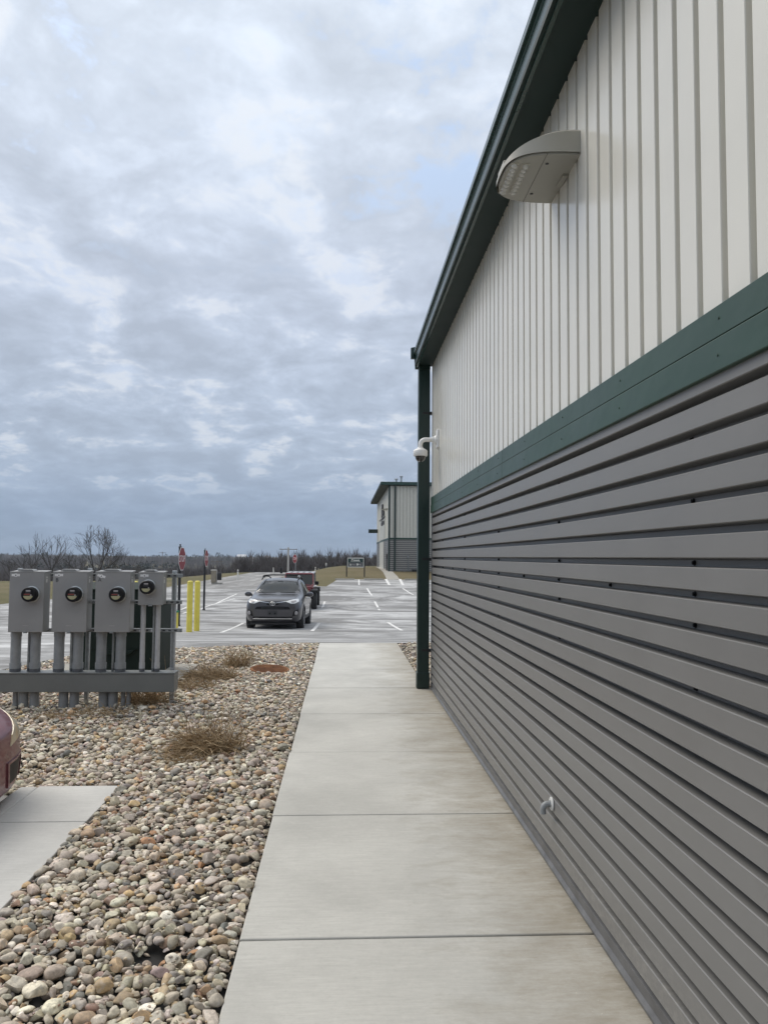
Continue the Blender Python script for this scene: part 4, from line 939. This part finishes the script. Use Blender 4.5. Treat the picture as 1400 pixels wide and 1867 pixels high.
# ---- the red off-roader behind it
JYY = 36.6; jx = at(541, 1080, JYY).x
J = empty('off_roader', 'red off-roader with a grey hard top parked behind the dark sport utility', 'car', (jx, JYY, zt(jx, JYY+1)), math.radians(-1.0))
MB().prism([(-.74, .55, .62), (-.74, 3.95, .62), (-.74, 3.95, 1.12), (-.74, 1.35, 1.12), (-.74, .55, 1.06)], (1.48, 0, 0)).build('body', 'jeep_paint', J, bevel=.03, seg=3)
MB().prism([(-.62, .12, .62), (.62, .12, .62), (.66, .14, 1.02), (-.66, .14, 1.02)], (0, .10, 0)).build('grille_panel', 'jeep_paint', J, bevel=.02)
for k in range(7): MB().box(-.27+k*.09-.022, -.27+k*.09+.022, .105, .13, .70, .96).build('grille_slot', 'black_plastic', J)
for s in (-1, 1):
    MB().lathe([(.10, 0), (.10, -.02), (.07, -.03)], (s*.47, .125, .84), 'Y', 20).build('headlight', 'lamp_glass', J, smooth=40)
    MB().prism([(s*.60, .10, .80), (s*.60, .14, .92), (s*.60, .95, .98), (s*.60, 1.2, .78), (s*.60, 1.15, .72), (s*.60, .9, .88), (s*.60, .22, .84)], (s*.34, 0, 0)).build('fender', 'black_plastic', J, bevel=.02)
    MB().prism([(s*.70, 2.75, .78), (s*.70, 2.85, .95), (s*.70, 3.55, .95), (s*.70, 3.75, .70), (s*.70, 3.55, .80), (s*.70, 3.0, .82)], (s*.24, 0, 0)).build('fender', 'black_plastic', J, bevel=.02)
    for yy in (.55, 3.2): make_wheel(J, s*.80, yy, .40, .40, .25, s, 5, 'suv_trim', .55)
    MB().box(s*.86-.10, s*.86+.10, 1.45, 1.55, 1.12, 1.30).build('wing_mirror', 'black_plastic', J, bevel=.03)
    MB().prism([(s*.70, 1.42, 1.14), (s*.70, 2.3, 1.14), (s*.66, 2.3, 1.60), (s*.66, 1.66, 1.60)], (s*.012, 0, 0)).build('side_window', 'car_glass', J)
    MB().tube([(s*.70, 1.33, 1.10), (s*.665, 1.60, 1.66)], .035, 8).build('windshield_post', 'jeep_paint', J, smooth=50)
MB().prism([(-.64, .14, 1.02), (.64, .14, 1.02), (.64, 1.3, 1.08), (-.64, 1.3, 1.08)], (0, 0, .07)).build('hood', 'jeep_paint', J, bevel=.03, seg=3)
MB().prism([(-.66, 1.325, 1.14), (.66, 1.325, 1.14), (.63, 1.58, 1.63), (-.63, 1.58, 1.63)], (0, .012, 0)).build('windshield', 'car_glass', J)
MB().tube([(-.70, 1.33, 1.11), (.70, 1.33, 1.11)], .04, 8).build('windshield_sill', 'jeep_paint', J, smooth=50); MB().tube([(-.665, 1.60, 1.665), (.665, 1.60, 1.665)], .04, 8).build('windshield_header', 'jeep_paint', J, smooth=50)
MB().prism([(-.69, 1.60, 1.69), (-.69, 3.9, 1.74), (-.69, 3.9, 1.68), (-.69, 1.60, 1.645)], (1.38, 0, 0)).build('hard_top', 'jeep_roof', J, bevel=.04, seg=3)
for k in range(4): MB().box(-.48+.3*k, -.42+.3*k, 1.7, 3.8, 1.735, 1.755).build('roof_rib', 'jeep_roof', J, bevel=.006)
MB().prism([(-.70, 2.35, 1.13), (-.70, 3.92, 1.13), (-.67, 3.88, 1.70), (-.66, 2.35, 1.67)], (.03, 0, 0)).prism([(.67, 2.35, 1.13), (.67, 3.92, 1.13), (.64, 3.88, 1.70), (.63, 2.35, 1.67)], (.03, 0, 0)).build('top_side', 'suv_trim', J)
MB().prism([(-.66, 3.88, 1.13), (.66, 3.88, 1.13), (.63, 3.84, 1.69), (-.63, 3.84, 1.69)], (0, .03, 0)).build('rear_window', 'car_glass', J)
MB().box(-.80, .80, -.12, .06, .52, .68).build('bumper', 'black_plastic', J, bevel=.03); MB().box(-.6, .6, .3, 3.9, .45, .66).build('chassis', 'black_metal', J)
for k in range(2): MB().tube([(-.35+.4*k, 1.31, 1.15), (-.05+.4*k, 1.34, 1.18)], .012, 6).build('wiper', 'black_plastic', J)
# ---- the old red car at the left edge
S2 = [(0.00, [(0, .26), (.30, .26), (.40, .30), (.44, .42), (.40, .56), (.34, .60), (.2, .61), (0, .615)]),
      (0.10, [(0, .17), (.58, .17), (.70, .23), (.735, .44), (.68, .62), (.56, .68), (.35, .70), (0, .71)]),
      (0.30, [(0, .15), (.70, .15), (.81, .22), (.83, .46), (.79, .68), (.68, .755), (.45, .785), (0, .80)]),
      (0.65, [(0, .15), (.74, .15), (.845, .24), (.86, .50), (.82, .76), (.72, .84), (.5, .87), (0, .89)]),
      (1.10, [(0, .15), (.76, .15), (.85, .25), (.87, .52), (.83, .82), (.75, .91), (.55, .945), (0, .965)]),
      (1.80, [(0, .15), (.76, .15), (.85, .25), (.87, .54), (.84, .87), (.62, 1.33), (.5, 1.38), (0, 1.41)]),
      (2.50, [(0, .15), (.76, .15), (.85, .25), (.87, .55), (.84, .89), (.60, 1.41), (.48, 1.46), (0, 1.48)]),
      (3.40, [(0, .15), (.76, .15), (.85, .25), (.87, .56), (.83, .91), (.57, 1.35), (.45, 1.40), (0, 1.42)]),
      (4.00, [(0, .22), (.70, .22), (.82, .32), (.84, .58), (.80, .90), (.64, 1.02), (.5, 1.05), (0, 1.06)]),
      (4.30, [(0, .32), (.60, .32), (.72, .40), (.74, .60), (.70, .84), (.55, .92), (.4, .94), (0, .95)])]
RC = empty('compact_car', 'old red car with a clouded headlight, its bumper poking in at the left edge', 'car', (-2.11, 4.84, -.15), math.radians(90))
raw = loft(S2); bv2 = bvh_of(raw); WL2 = [(.80, .30), (3.35, .30)]
mkobj('body', cut_wells(raw, WL2, .345, .87), 'old_red_paint', RC, smooth=38)
for y, z in WL2:
    for s in (-1, 1): make_wheel(RC, s*.76, y, z, .30, .19, s, 7)
for s in (-1, 1):
    drape(bv2, [(s*.30, .535), (s*.34, .60), (s*.60, .70), (s*.76, .735), (s*.80, .66), (s*.70, .575)], F_, -1, RC, 'headlight', 'faded_lamp', .008, .03, 4)
    drape(bv2, [(s*.30, .29), (s*.285, .42), (s*.60, .42), (s*.57, .29)], F_, -1, RC, 'fog_recess', 'black_plastic', .003, .02, 2)
    drape(bv2, [(s*.275, .275), (s*.26, .435), (s*.62, .435), (s*.59, .275), (s*.57, .29), (s*.60, .42), (s*.285, .42), (s*.30, .29)], F_, -1, RC, 'fog_surround', 'old_red_paint', .010, .02, 1)
    drape(bv2, [(1.5, .93), (2.6, .95), (2.5, 1.32), (1.95, 1.29)], R_ if s > 0 else L_, s*2, RC, 'side_window', 'car_glass', .006, .02, 3)
drape(bv2, [(-.11, .26), (.11, .26), (.10, .36), (-.10, .36)], F_, -1, RC, 'lower_grille', 'black_plastic', .004, .02, 2)
drape(bv2, [(-.11, .54), (.11, .54), (.10, .59), (-.10, .59)], F_, -1, RC, 'upper_grille', 'black_plastic', .004, .02, 2)
drape(bv2, [(-.70, .98), (.70, .98), (.54, 1.33), (-.54, 1.33)], F_, -1, RC, 'windshield', 'car_glass', .006, .02, 4)
# ================================================================== COVER, WEEDS
cv = gnd(491, 1222, 0); CV = empty('manhole_cover', 'rusty round iron cover lying on the river stones', 'manhole cover', (-1.02, 11.1, -.045)); CR = .278
MB().lathe([(CR, 0), (CR, .062), (CR*.97, .07), (CR*.93, .07), (CR*.92, .064), (.01, .064)], (0, 0, 0), 'Z', 40).build('lid', 'rust', CV, smooth=35)
rb = MB()
for k in range(-4, 5):
    yy = k*.055; hw_ = math.sqrt(max(0, (CR*.86)**2-yy*yy)); MB().box(-hw_, hw_, yy-.011, yy+.011, .063, .073).build('raised_rib', 'rust', CV)
CV.rotation_euler = (math.radians(5), 0, math.radians(38))
def weeds(px, py, w, h, n, label, lean=(0, 0), seed=1, flat=.5, tall=0):
    r = random.Random(seed); c = gnd(px, py, -.02); v, f = [], []
    for k in range(n):
        a = r.uniform(0, 2*math.pi); q = math.sqrt(r.random()); b = Vector((w*q*math.cos(a), w*.7*q*math.sin(a), 0))
        L = h*r.uniform(.5, 1.5); up = r.uniform(.2, 1.2)*(1-flat)+.2; dr = Vector((r.gauss(0, .6)+lean[0], r.gauss(0, .6)+lean[1], up*1.6)).normalized()
        if k < tall: dr = Vector((r.gauss(.05, .08), r.gauss(0, .08), 1)).normalized(); L = h*2.2; b = Vector((w*.75, 0, 0))+Vector((r.gauss(0, .02), r.gauss(0, .02), 0))
        wd = r.uniform(.0024, .0058); s = dr.cross(Vector((r.gauss(0, 1), r.gauss(0, 1), .3))).normalized()*wd; p = b; n0 = len(v)
        for j in range(5):
            t = j/4; v += [p-s*(1-t*.7), p+s*(1-t*.7)]; p = p+dr*(L/4); dr = (dr+Vector((r.gauss(0, .16), r.gauss(0, .16), -.30 if k >= tall else .0))).normalized()
            if p.z < .005: p.z = .005+r.random()*.02
        f += [(n0+2*j, n0+2*j+1, n0+2*j+3, n0+2*j+2) for j in range(4)]
    m2 = MB(); m2.add(v, f); o = m2.build('dry_weed', 'dead_grass', fix=False); o.location = c; return tag(o, label, 'dry weeds')
weeds(392, 1372, .23, .30, 900, 'large matted clump of dry brown weeds among the stones by the sidewalk', (-.5, -.25), 3, .55, 6)
weeds(345, 1388, .22, .14, 420, 'thin flat wisps of dry weeds lying left of the large clump', (-.6, -.3), 9, .8)
weeds(388, 1240, .34, .24, 900, 'long mat of dry weeds along the edge of the transformer pad', (-.5, -.1), 4, .5)
weeds(350, 1256, .30, .18, 520, 'low dry weeds sprawling at the right end of the grey wireway', (-.5, -.1), 14, .6)
weeds(430, 1218, .16, .28, 300, 'upright tuft of pale dry weeds left of the rusty cover', (.1, 0), 5, .15)
weeds(452, 1208, .07, .24, 40, 'small dark tuft of dead stems behind the rusty cover', (.1, 0), 15, .1)
weeds(265, 1284, .26, .24, 560, 'brown tangle of dead weeds under the right half of the wireway', (-.2, -.1), 6, .35, 5)
weeds(190, 1305, .30, .12, 420, 'flat dead weeds on the stones under the middle of the wireway', (-.6, -.1), 7, .75)
weeds(110, 1312, .20, .11, 260, 'small flat patch of dead weeds below the left meter boxes', (-.4, 0), 8, .75)
# ================================================================== FAR BUILDING
Yc = 76.0; c0 = at(708.3, 1040, Yc); fx, fz = c0.x, zt(c0.x, Yc)-.05
FB = empty('far_building', 'tall distant metal building with white upper walls, grey base and green trim', 'building', (fx, Yc, fz))
ze = at(712, 885.5, Yc).z-fz; zbd = at(712, 981.5, Yc).z-fz; WID = 14.0; LEN = 27.0
def fb(mb, name, mat, par=None, **k): return mb.build(name, mat, par or FB, **k)
fb(MB().box(.06, WID, .06, LEN, 0, ze), 'wall_core', 'far_white')
for k in range(40):
    x = .10+k*.34
    fb(MB().box(x, x+.25, 0, .05, zbd, ze-.02), 'wall_panel', 'far_white')
for k in range(80):
    y = .10+k*.335; fb(MB().box(0, .05, y, y+.26, zbd, ze-.02), 'wall_panel', 'far_white')
npn = 16
for k in range(npn):
    z = .05+k*(zbd-.15)/npn
    fb(MB().box(.02, WID, -.01, .05, z, z+(zbd-.15)/npn*.66), 'siding_sheet', 'grey_steel'); fb(MB().box(-.01, .05, .02, LEN, z, z+(zbd-.15)/npn*.66), 'siding_sheet', 'grey_steel')
fb(MB().box(-.03, WID, -.04, .06, zbd-.12, zbd+.06), 'band_trim', 'green_steel'); fb(MB().box(-.04, .06, .0, LEN, zbd-.12, zbd+.06), 'band_trim', 'green_steel')
fb(MB().box(-.06, .12, -.06, .10, 0, ze), 'corner_trim', 'dark_green_paint')
fb(MB().box(.52, .68, -.16, -.02, .1, ze-.05), 'downspout', 'dark_green_paint')
# roof: low slope to the right, overhang on the left
OV = .85
fb(MB().prism([(-OV, -.35, ze+.30), (-OV, -.35, ze+.08), (-OV+.05, -.35, ze+.02), (WID, -.35, ze+.02), (WID, -.35, ze+.30)], (0, LEN+.7, 0)), 'roof_deck', 'soffit_green')
fb(MB().box(-OV-.03, WID, -.42, -.34, ze+.06, ze+.33), 'gutter', 'seam_roof'); rf = fb(MB().box(-OV, WID, -.36, LEN+.3, ze+.301, ze+.36), 'roof', 'seam_roof')
for k in range(26): fb(MB().box(-OV+.1+k*.58, -OV+.16+k*.58, -.36, LEN+.3, ze+.36, ze+.42), 'roof_seam', 'far_roof', rf)
for px, tp in ((722.5, 874.5), (731.5, 869.8)):
    v_ = at(px, 880, Yc+2); zz = at(px, tp, Yc+2).z-fz; x = v_.x-fx
    p_ = fb(MB().tube([(x, 2, ze+.3), (x, 2, zz)], .10, 10), 'vent_pipe', 'galvanized', smooth=40); fb(MB().lathe([(.17, zz-.02), (.17, zz+.10), (.10, zz+.14)], (x, 2, 0), 'Z', 12), 'vent_cap', 'galvanized', p_, smooth=40)
# doors, lettering and lamp on the left wall
fb(MB().box(-.06, .02, 8.6, 17.6, .05, zbd-.14), 'roller_door', 'door_white')
for k in range(7): fb(MB().box(-.085, -.06, 8.6+1.28*k, 8.68+1.28*k, .05, zbd-.14), 'door_rib', 'far_white')
fb(MB().box(-.07, .02, 7.0, 17.6, zbd+.08, zbd+.08+(ze-zbd)*.46), 'upper_door', 'door_white')
for k in range(7): fb(MB().box(-.09, -.07, 7.0+1.5*k, 7.08+1.5*k, zbd+.08, zbd+.08+(ze-zbd)*.46), 'door_rib', 'strut_grey')
fb(MB().box(-.16, .02, 6.6, 18.0, zbd+.10+(ze-zbd)*.46, zbd+.16+(ze-zbd)*.46), 'door_track', 'strut_grey')
def lett(y0, y1, a, b): return MB().box(-.14, -.06, y0, y1, ze*a, ze*b)
for y0, y1, a, b in ((11.7, 12.5, .64, .87), (10.5, 11.7, .82, .87), (10.3, 10.9, .75, .83), (10.6, 11.7, .72, .76), (8.9, 9.5, .66, .77), (8.0, 8.9, .73, .77), (7.6, 8.1, .66, .74), (9.3, 10.2, .655, .70)): fb(lett(y0, y1, a, b), 'wall_letter', 'ink')
for k in range(6): fb(MB().box(-.14, -.06, 7.6+.95*k, 8.2+.95*k, ze*.585+(k % 2)*.05, ze*.635), 'wall_letter', 'ink')
fb(MB().prism([(-.7, 2.2, zbd+3.0), (0, 2.2, zbd+3.15), (0, 2.2, zbd+2.92)], (0, .6, 0)), 'wall_lamp', 'fixture_paint')
fb(MB().box(-1.2, .02, 24.2, 25.2, at(682, 972, 101).z-fz, at(682, 965.5, 101).z-fz), 'awning', 'dark_green_paint')
fb(MB().box(-.12, 0, 2.0, 2.4, 1.2, 1.75).tube([(-.06, 2.2, 0), (-.06, 2.2, 1.2)], .05, 8), 'meter', 'black_metal')
fb(MB().tube([(1.95, -.1, 0), (1.95, -.1, 1.4)], .04, 8).box(1.82, 2.02, -.18, -.02, 1.35, 1.6), 'gas_meter', 'strut_grey'); fb(MB().box(2.3, 2.8, -.3, 0, .02, .22), 'step_block', 'black_metal')
# ================================================================== FAR FURNITURE
def mark(px, pt, Y, label, w=.10, mat='marker_white', lean=0):
    b = at(px, 1030, Y); z0 = zt(b.x, Y); h = at(px, pt, Y).z-z0; T = empty('marker_post', label, 'marker post', (b.x, Y, z0), group='white road marker posts')
    MB().lathe([(w/2, -.1), (w/2, h-.03), (w*.3, h)], (0, 0, 0), 'Z', 10).build('post', mat, T, smooth=40); MB().lathe([(w/2+.004, h-.22), (w/2+.004, h-.12)], (0, 0, 0), 'Z', 10).build('reflector', 'label_grey', T, smooth=40); T.rotation_euler.y = lean
mark(434, 1038.5, 78, 'white marker post on the verge, tallest, above the road left of the dark sport utility', .14)
mark(499, 1035, 105, 'leaning white marker post on the verge left of the red off-roader', .15, lean=-.05)
mark(575, 1034, 92, 'white marker post just right of the red off-roader roof', .15, lean=.06)
mark(581, 1036, 96, 'short tan marker post on the lawn right of the red off-roader', .13, 'tan_box')
def upole(px, pt, Y, label, mat='pole_wood', r=.13, arm=2.2, arms=1):
    b = at(px, 1035, Y); z0 = zt(b.x, Y)-.5; h = at(px, pt, Y).z-z0; T = empty('utility_pole', label, 'utility pole', (b.x, Y, z0), group='utility poles beyond the road')
    MB().tube([(0, 0, 0), (0, 0, h)], [r, r*.7], 8).build('pole', mat, T, smooth=50)
    for k in range(arms):
        a_ = MB().box(-arm/2, arm/2, -.05, .05, h-.45-k*1.6, h-.33-k*1.6).build('cross_arm', 'pole_wood', T)
        for q in (-.45, -.15, .45): MB().tube([(arm*q, 0, h-.33-k*1.6), (arm*q, 0, h-.15-k*1.6)], .05, 6).build('insulator', 'label_grey', a_)
    return T
upole(525.3, 998, 150, 'tall pale utility pole with a cross arm left of the small far stop sign', 'pole_pale', .24, 3.4)
upole(460.5, 1016.5, 230, 'far slim utility pole in front of the woods above the dark sport utility', 'pole_pale', .16, 3.2)
upole(396, 1021, 190, 'far utility pole with two arms beside the tan cabinet', 'pole_wood', .14, 3.0, 2)
upole(546, 1022, 260, 'far dim utility pole just right of the small stop sign', 'pole_pale', .17, 3.2)
upole(614.5, 1022.5, 270, 'far dim utility pole left of the green sign board', 'pole_wood', .17, 3.2)
upole(295.5, 1006, 300, 'far utility pole in front of the woods left of the nearest stop sign', 'pole_wood', .17, 2.6)
b = at(390.5, 1050, 66); T = empty('utility_cabinet', 'tan utility cabinet on the grass verge right of the slim stop sign', 'utility cabinet', (b.x, 66, zt(b.x, 66)))
hh = at(390, 1040, 66).z-zt(b.x, 66); MB().box(-.24, .17, -.2, .2, .15, hh).build('cabinet', 'tan_box', T, bevel=.02); MB().box(-.27, .20, -.23, .23, hh, hh+.05).build('lid', 'marker_white', T, bevel=.01)
MB().box(.2, .26, -.05, .05, 0, hh).build('support_post', 'pole_pale', T); MB().box(.28, .62, -.1, .1, .35, hh-.22).build('pedestal', 'black_metal', T, bevel=.02); MB().box(-.2, .7, -.15, .15, -.02, .14).build('base', 'old_concrete', T)
b = at(594.4, 1030, 120); T = empty('road_sign', 'small white road sign on a thin post between the far stop sign and sign board', 'road sign', (b.x, 120, zt(b.x, 120))); z_ = at(594.4, 1029, 120).z-zt(b.x, 120)
MB().box(-.11, .11, -.02, .0, z_-.2, z_+.22).build('panel', 'marker_white', T); MB().tube([(0, 0, 0), (0, 0, z_)], .03, 6).build('post', 'galvanized', T)
b = at(513, 1037, 110); T = empty('trash_can', 'small dark bin at the roadside left of the red off-roader roof', 'bin', (b.x, 110, zt(b.x, 110))); hh = at(513, 1035, 110).z-zt(b.x, 110)
MB().lathe([(.18, 0), (.2, hh*.8), (.22, hh*.82), (.2, hh)], (0, 0, 0), 'Z', 12).build('can', 'black_metal', T, smooth=40)
# far house with a pale roof on the ridge
Yh = 620; b = at(441, 1017, Yh); HS = empty('farm_house', 'small far house with a pale metal roof among the ridge woods', 'house', (b.x, Yh, b.z-.4)); HS.scale = (.55, .55, .55)
MB().box(-5.5, 5.5, -3, 3, 0, 2.9).build('wall', 'far_white', HS); MB().prism([(-6.6, -4, 2.4), (-6.6, 0, 5.6), (-6.6, 4, 2.4), (-6.6, 4, 2.1), (-6.6, 0, 5.2), (-6.6, -4, 2.1)], (13, 0, 0)).build('roof', 'far_roof', HS)
MB().box(-3, -1.6, -3.05, -2.95, .8, 2).build('window', 'car_glass', HS); MB().box(1.6, 3, -3.05, -2.95, .8, 2).build('window', 'car_glass', HS)
Yh = 700; b = at(487.5, 1017, Yh); HS = empty('farm_house', 'tiny dim far house in the woods left of the tall pale pole', 'house', (b.x, Yh, b.z-1.5))
MB().box(-2.5, 2.5, -2, 2, 0, 2).build('wall', 'tan_box', HS); MB().prism([(-3, -2.5, 1.8), (-3, 0, 3.4), (-3, 2.5, 1.8)], (6, 0, 0)).build('roof', 'jeep_roof', HS)
# ================================================================== TREES
def bare_tree(px, pt, Y, spread, seed, label, lean=0, r0=None, depth=6, forks=4, twig=.022, oval=None):
    r = random.Random(seed); b = at(px, 1040, Y); z0 = zt(b.x, Y); H = at(px, pt, Y).z-z0
    T = empty('bare_tree', label, 'tree', (b.x, Y, z0), group='bare trees beyond the lot'); tr, cr = MB(), MB(); r0 = r0 or H*.028
    def grow(p, d, L, rad, lev):
        pts = [p]; n = 4 if lev < 2 else 3
        for k in range(n):
            d = (d+Vector((r.gauss(0, .13), r.gauss(0, .13), r.gauss(.02, .08)))).normalized(); p = p+d*(L/n); pts.append(p)
            if oval and lev and (p.x/(oval*H))**2+(p.y/(oval*H))**2+((p.z-.60*H)/(.41*H))**2 > 1: lev = 99; break
        n = len(pts)-1; rr = [max(twig*.7, rad*(1-.42*k/n)) for k in range(n+1)]
        (tr if lev < 1 else cr).tube(pts, rr, 6 if rad > .06 else 4 if rad > .03 else 3, False)
        if lev >= depth: return
        for k in range(forks if lev == 0 else r.choice((2, 3, 3)) if lev < depth-1 else 3):
            base_ = pts[-1] if k == 0 or lev == 0 else pts[r.randint(max(1, n-2), n)]
            a = r.uniform(0, 2*math.pi); tilt = spread*(r.uniform(.45, 1.0) if lev == 0 else r.uniform(.4, 1.1))
            o_ = d.orthogonal().normalized(); o_.rotate(Matrix.Rotation(a, 3, d)); nd = (d*math.cos(tilt)+o_*math.sin(tilt)+Vector((0, 0, .12))).normalized()
            grow(base_.copy(), nd, L*(r.uniform(.66, .9) if lev > 0 else r.uniform(1.1, 1.4)), rad*.58*r.uniform(.8, 1.1), lev+1)
    grow(Vector((0, 0, -.3)), Vector((lean, 0, 1)).normalized(), H*.22, r0, 0)
    zmax = max(v[2] for v in cr.v); k_ = H/zmax
    for m_ in (tr, cr): m_.v = [(v[0]*k_, v[1]*k_, v[2]*k_) for v in m_.v]
    tr.build('trunk', 'bark', T, smooth=60, fix=False); cr.build('crown', 'bark', T, smooth=60, fix=False)
bare_tree(168, 956, 112, .60, 24, 'large bare spreading tree, the tallest on the skyline behind the meter boxes', 0, .24, 6, 6, .021, .44)
bare_tree(212, 984, 118, .6, 5, 'smaller bare tree standing right of the largest bare tree', .05, .11, 5, 4, .018)
bare_tree(86, 974, 108, .38, 8, 'thin bare tree with two leaders left of the largest bare tree', -.05, .10, 4, 3, .018)
bare_tree(66, 968, 100, .34, 13, 'slender bare tree at the left, taller than the brush round it', .0, .10, 4, 3, .018)
bare_tree(100, 973, 104, .45, 17, 'slim bare tree between the thin leaders and the largest bare tree', .12, .09, 4, 3, .018)
for q, (px, pt, Y) in enumerate(((48, 1003, 96), (122, 1000, 99), (145, 1008, 104), (188, 1004, 103), (20, 1008, 108), (233, 1010, 115))):
    bare_tree(px, pt, Y, .75, 40+q, ['low bare bush at the far left of the tree line', 'bare bush right of the slim leader', 'bare bush under the left of the largest tree', 'bare bush under the right of the largest tree', 'bare bush nearest the left picture edge', 'bare bush right of the smaller tree'][q], 0, .06, 4, 5, .016)
# the far woods: thousands of bare trees that read as one mass
def brush(seed, ever):
    r = np.random.default_rng(seed); v, f = [], []
    def tri(a, b, w):
        d = r.normal(0, 1, 3); d[2] *= .2; d /= np.linalg.norm(d)+1e-6; n0 = len(v); v.extend([a-d*w, a+d*w, b]); f.append((n0, n0+1, n0+2))
    tri(np.array([0, 0, -1.]), np.array([r.normal(0, .3), r.normal(0, .3), 8.4]), .17); tri(np.array([0, 0, -1.]), np.array([0, 0, 8.]), .15)
    if ever:
        for k in range(110):
            a = r.uniform(0, 6.283); t = r.uniform(-.9, 1); rad = 2.6*math.sqrt(max(.03, 1-t*t))*r.uniform(.55, 1); c = np.array([rad*math.cos(a), rad*math.sin(a), 6.4+3.6*t]); tri(c, c+r.normal(0, .8, 3), .5)
    else:
        for k in range(76):
            z = r.uniform(1.5, 8.0); a = r.uniform(0, 6.283); q = r.uniform(.2, 1)**.7*2.6*math.sin(min(1, z/8)*2.3+.35); tip = np.array([q*math.cos(a), q*math.sin(a), z+r.uniform(.7, 1.9)]); tri(np.array([q*.2*math.cos(a), q*.2*math.sin(a), z-.8]), tip, r.uniform(.04, .10))
    return np.array(v), np.array(f)
BT = [brush(k, False) for k in range(8)]; ET = [brush(50+k, True) for k in range(4)]
def woods(name, n, templates, label, mat, yr, sel, smin, smax, clump=0):
    Vs, Fs, nv = [], [], 0; k = 0; tries = 0
    while k < n and tries < n*12:
        tries += 1; t = rng.random(); Y = yr[0]*(yr[1]/yr[0])**t; u = rng.uniform(-.56, .14); x = u*Y
        if not sel(x, Y): continue
        if clump and noise.noise((x*.012, Y*.012, 20)) < clump: continue
        v, f = templates[rng.integers(len(templates))]; s = rng.uniform(smin, smax)*float(np.interp(Y, [150, 220, 350], [.62, .8, 1]))*(1+.22*noise.noise((x*.015, Y*.015, 33))); a = rng.uniform(0, 6.28); ca, sa = math.cos(a), math.sin(a)
        w = np.stack([(v[:, 0]*ca-v[:, 1]*sa)*s*1.1+x, (v[:, 0]*sa+v[:, 1]*ca)*s+Y, v[:, 2]*s+zt(x, Y)], 1); Vs.append(w); Fs.append(f+nv); nv += len(w); k += 1
    me = tri_mesh(name, np.concatenate(Vs), np.concatenate(Fs)); o = mkobj(name, me, mat); o['kind'] = 'stuff'; o['label'] = label; o['category'] = 'woods'; return o
def field(x, Y):
    u = x/Y; return not (560 < Y < 700 and -.33 < u < -.12)
woods('bare_woods', 12500, BT, 'dark bare woods covering the far ridge', 'far_bark', (150, 1150), lambda x, Y: field(x, Y) and not (Y < 200 and noise.noise((x*.02, Y*.02, 4)) < -.1), .80, 1.12)
woods('evergreen_woods', 220, ET, 'dark evergreen clumps along the far ridge', 'evergreen', (330, 1100), field, .9, 1.2, .15)
# ================================================================== AIR
hz = MB().box(-760, 320, -40, 1290, -24, 22).build('haze', None); hz['kind'] = 'stuff'; hz['label'] = 'thin pale haze over the valley'; hz['category'] = 'haze'
hm_ = bpy.data.materials.new('haze'); hm_.use_nodes = True; t_ = hm_.node_tree; t_.nodes.clear(); pv = t_.nodes.new('ShaderNodeVolumePrincipled'); mo_ = t_.nodes.new('ShaderNodeOutputMaterial')
pv.inputs['Color'].default_value = (.80, .88, 1, 1); pv.inputs['Density'].default_value = .0002; t_.links.new(pv.outputs[0], mo_.inputs['Volume']); hz.data.materials.append(hm_)
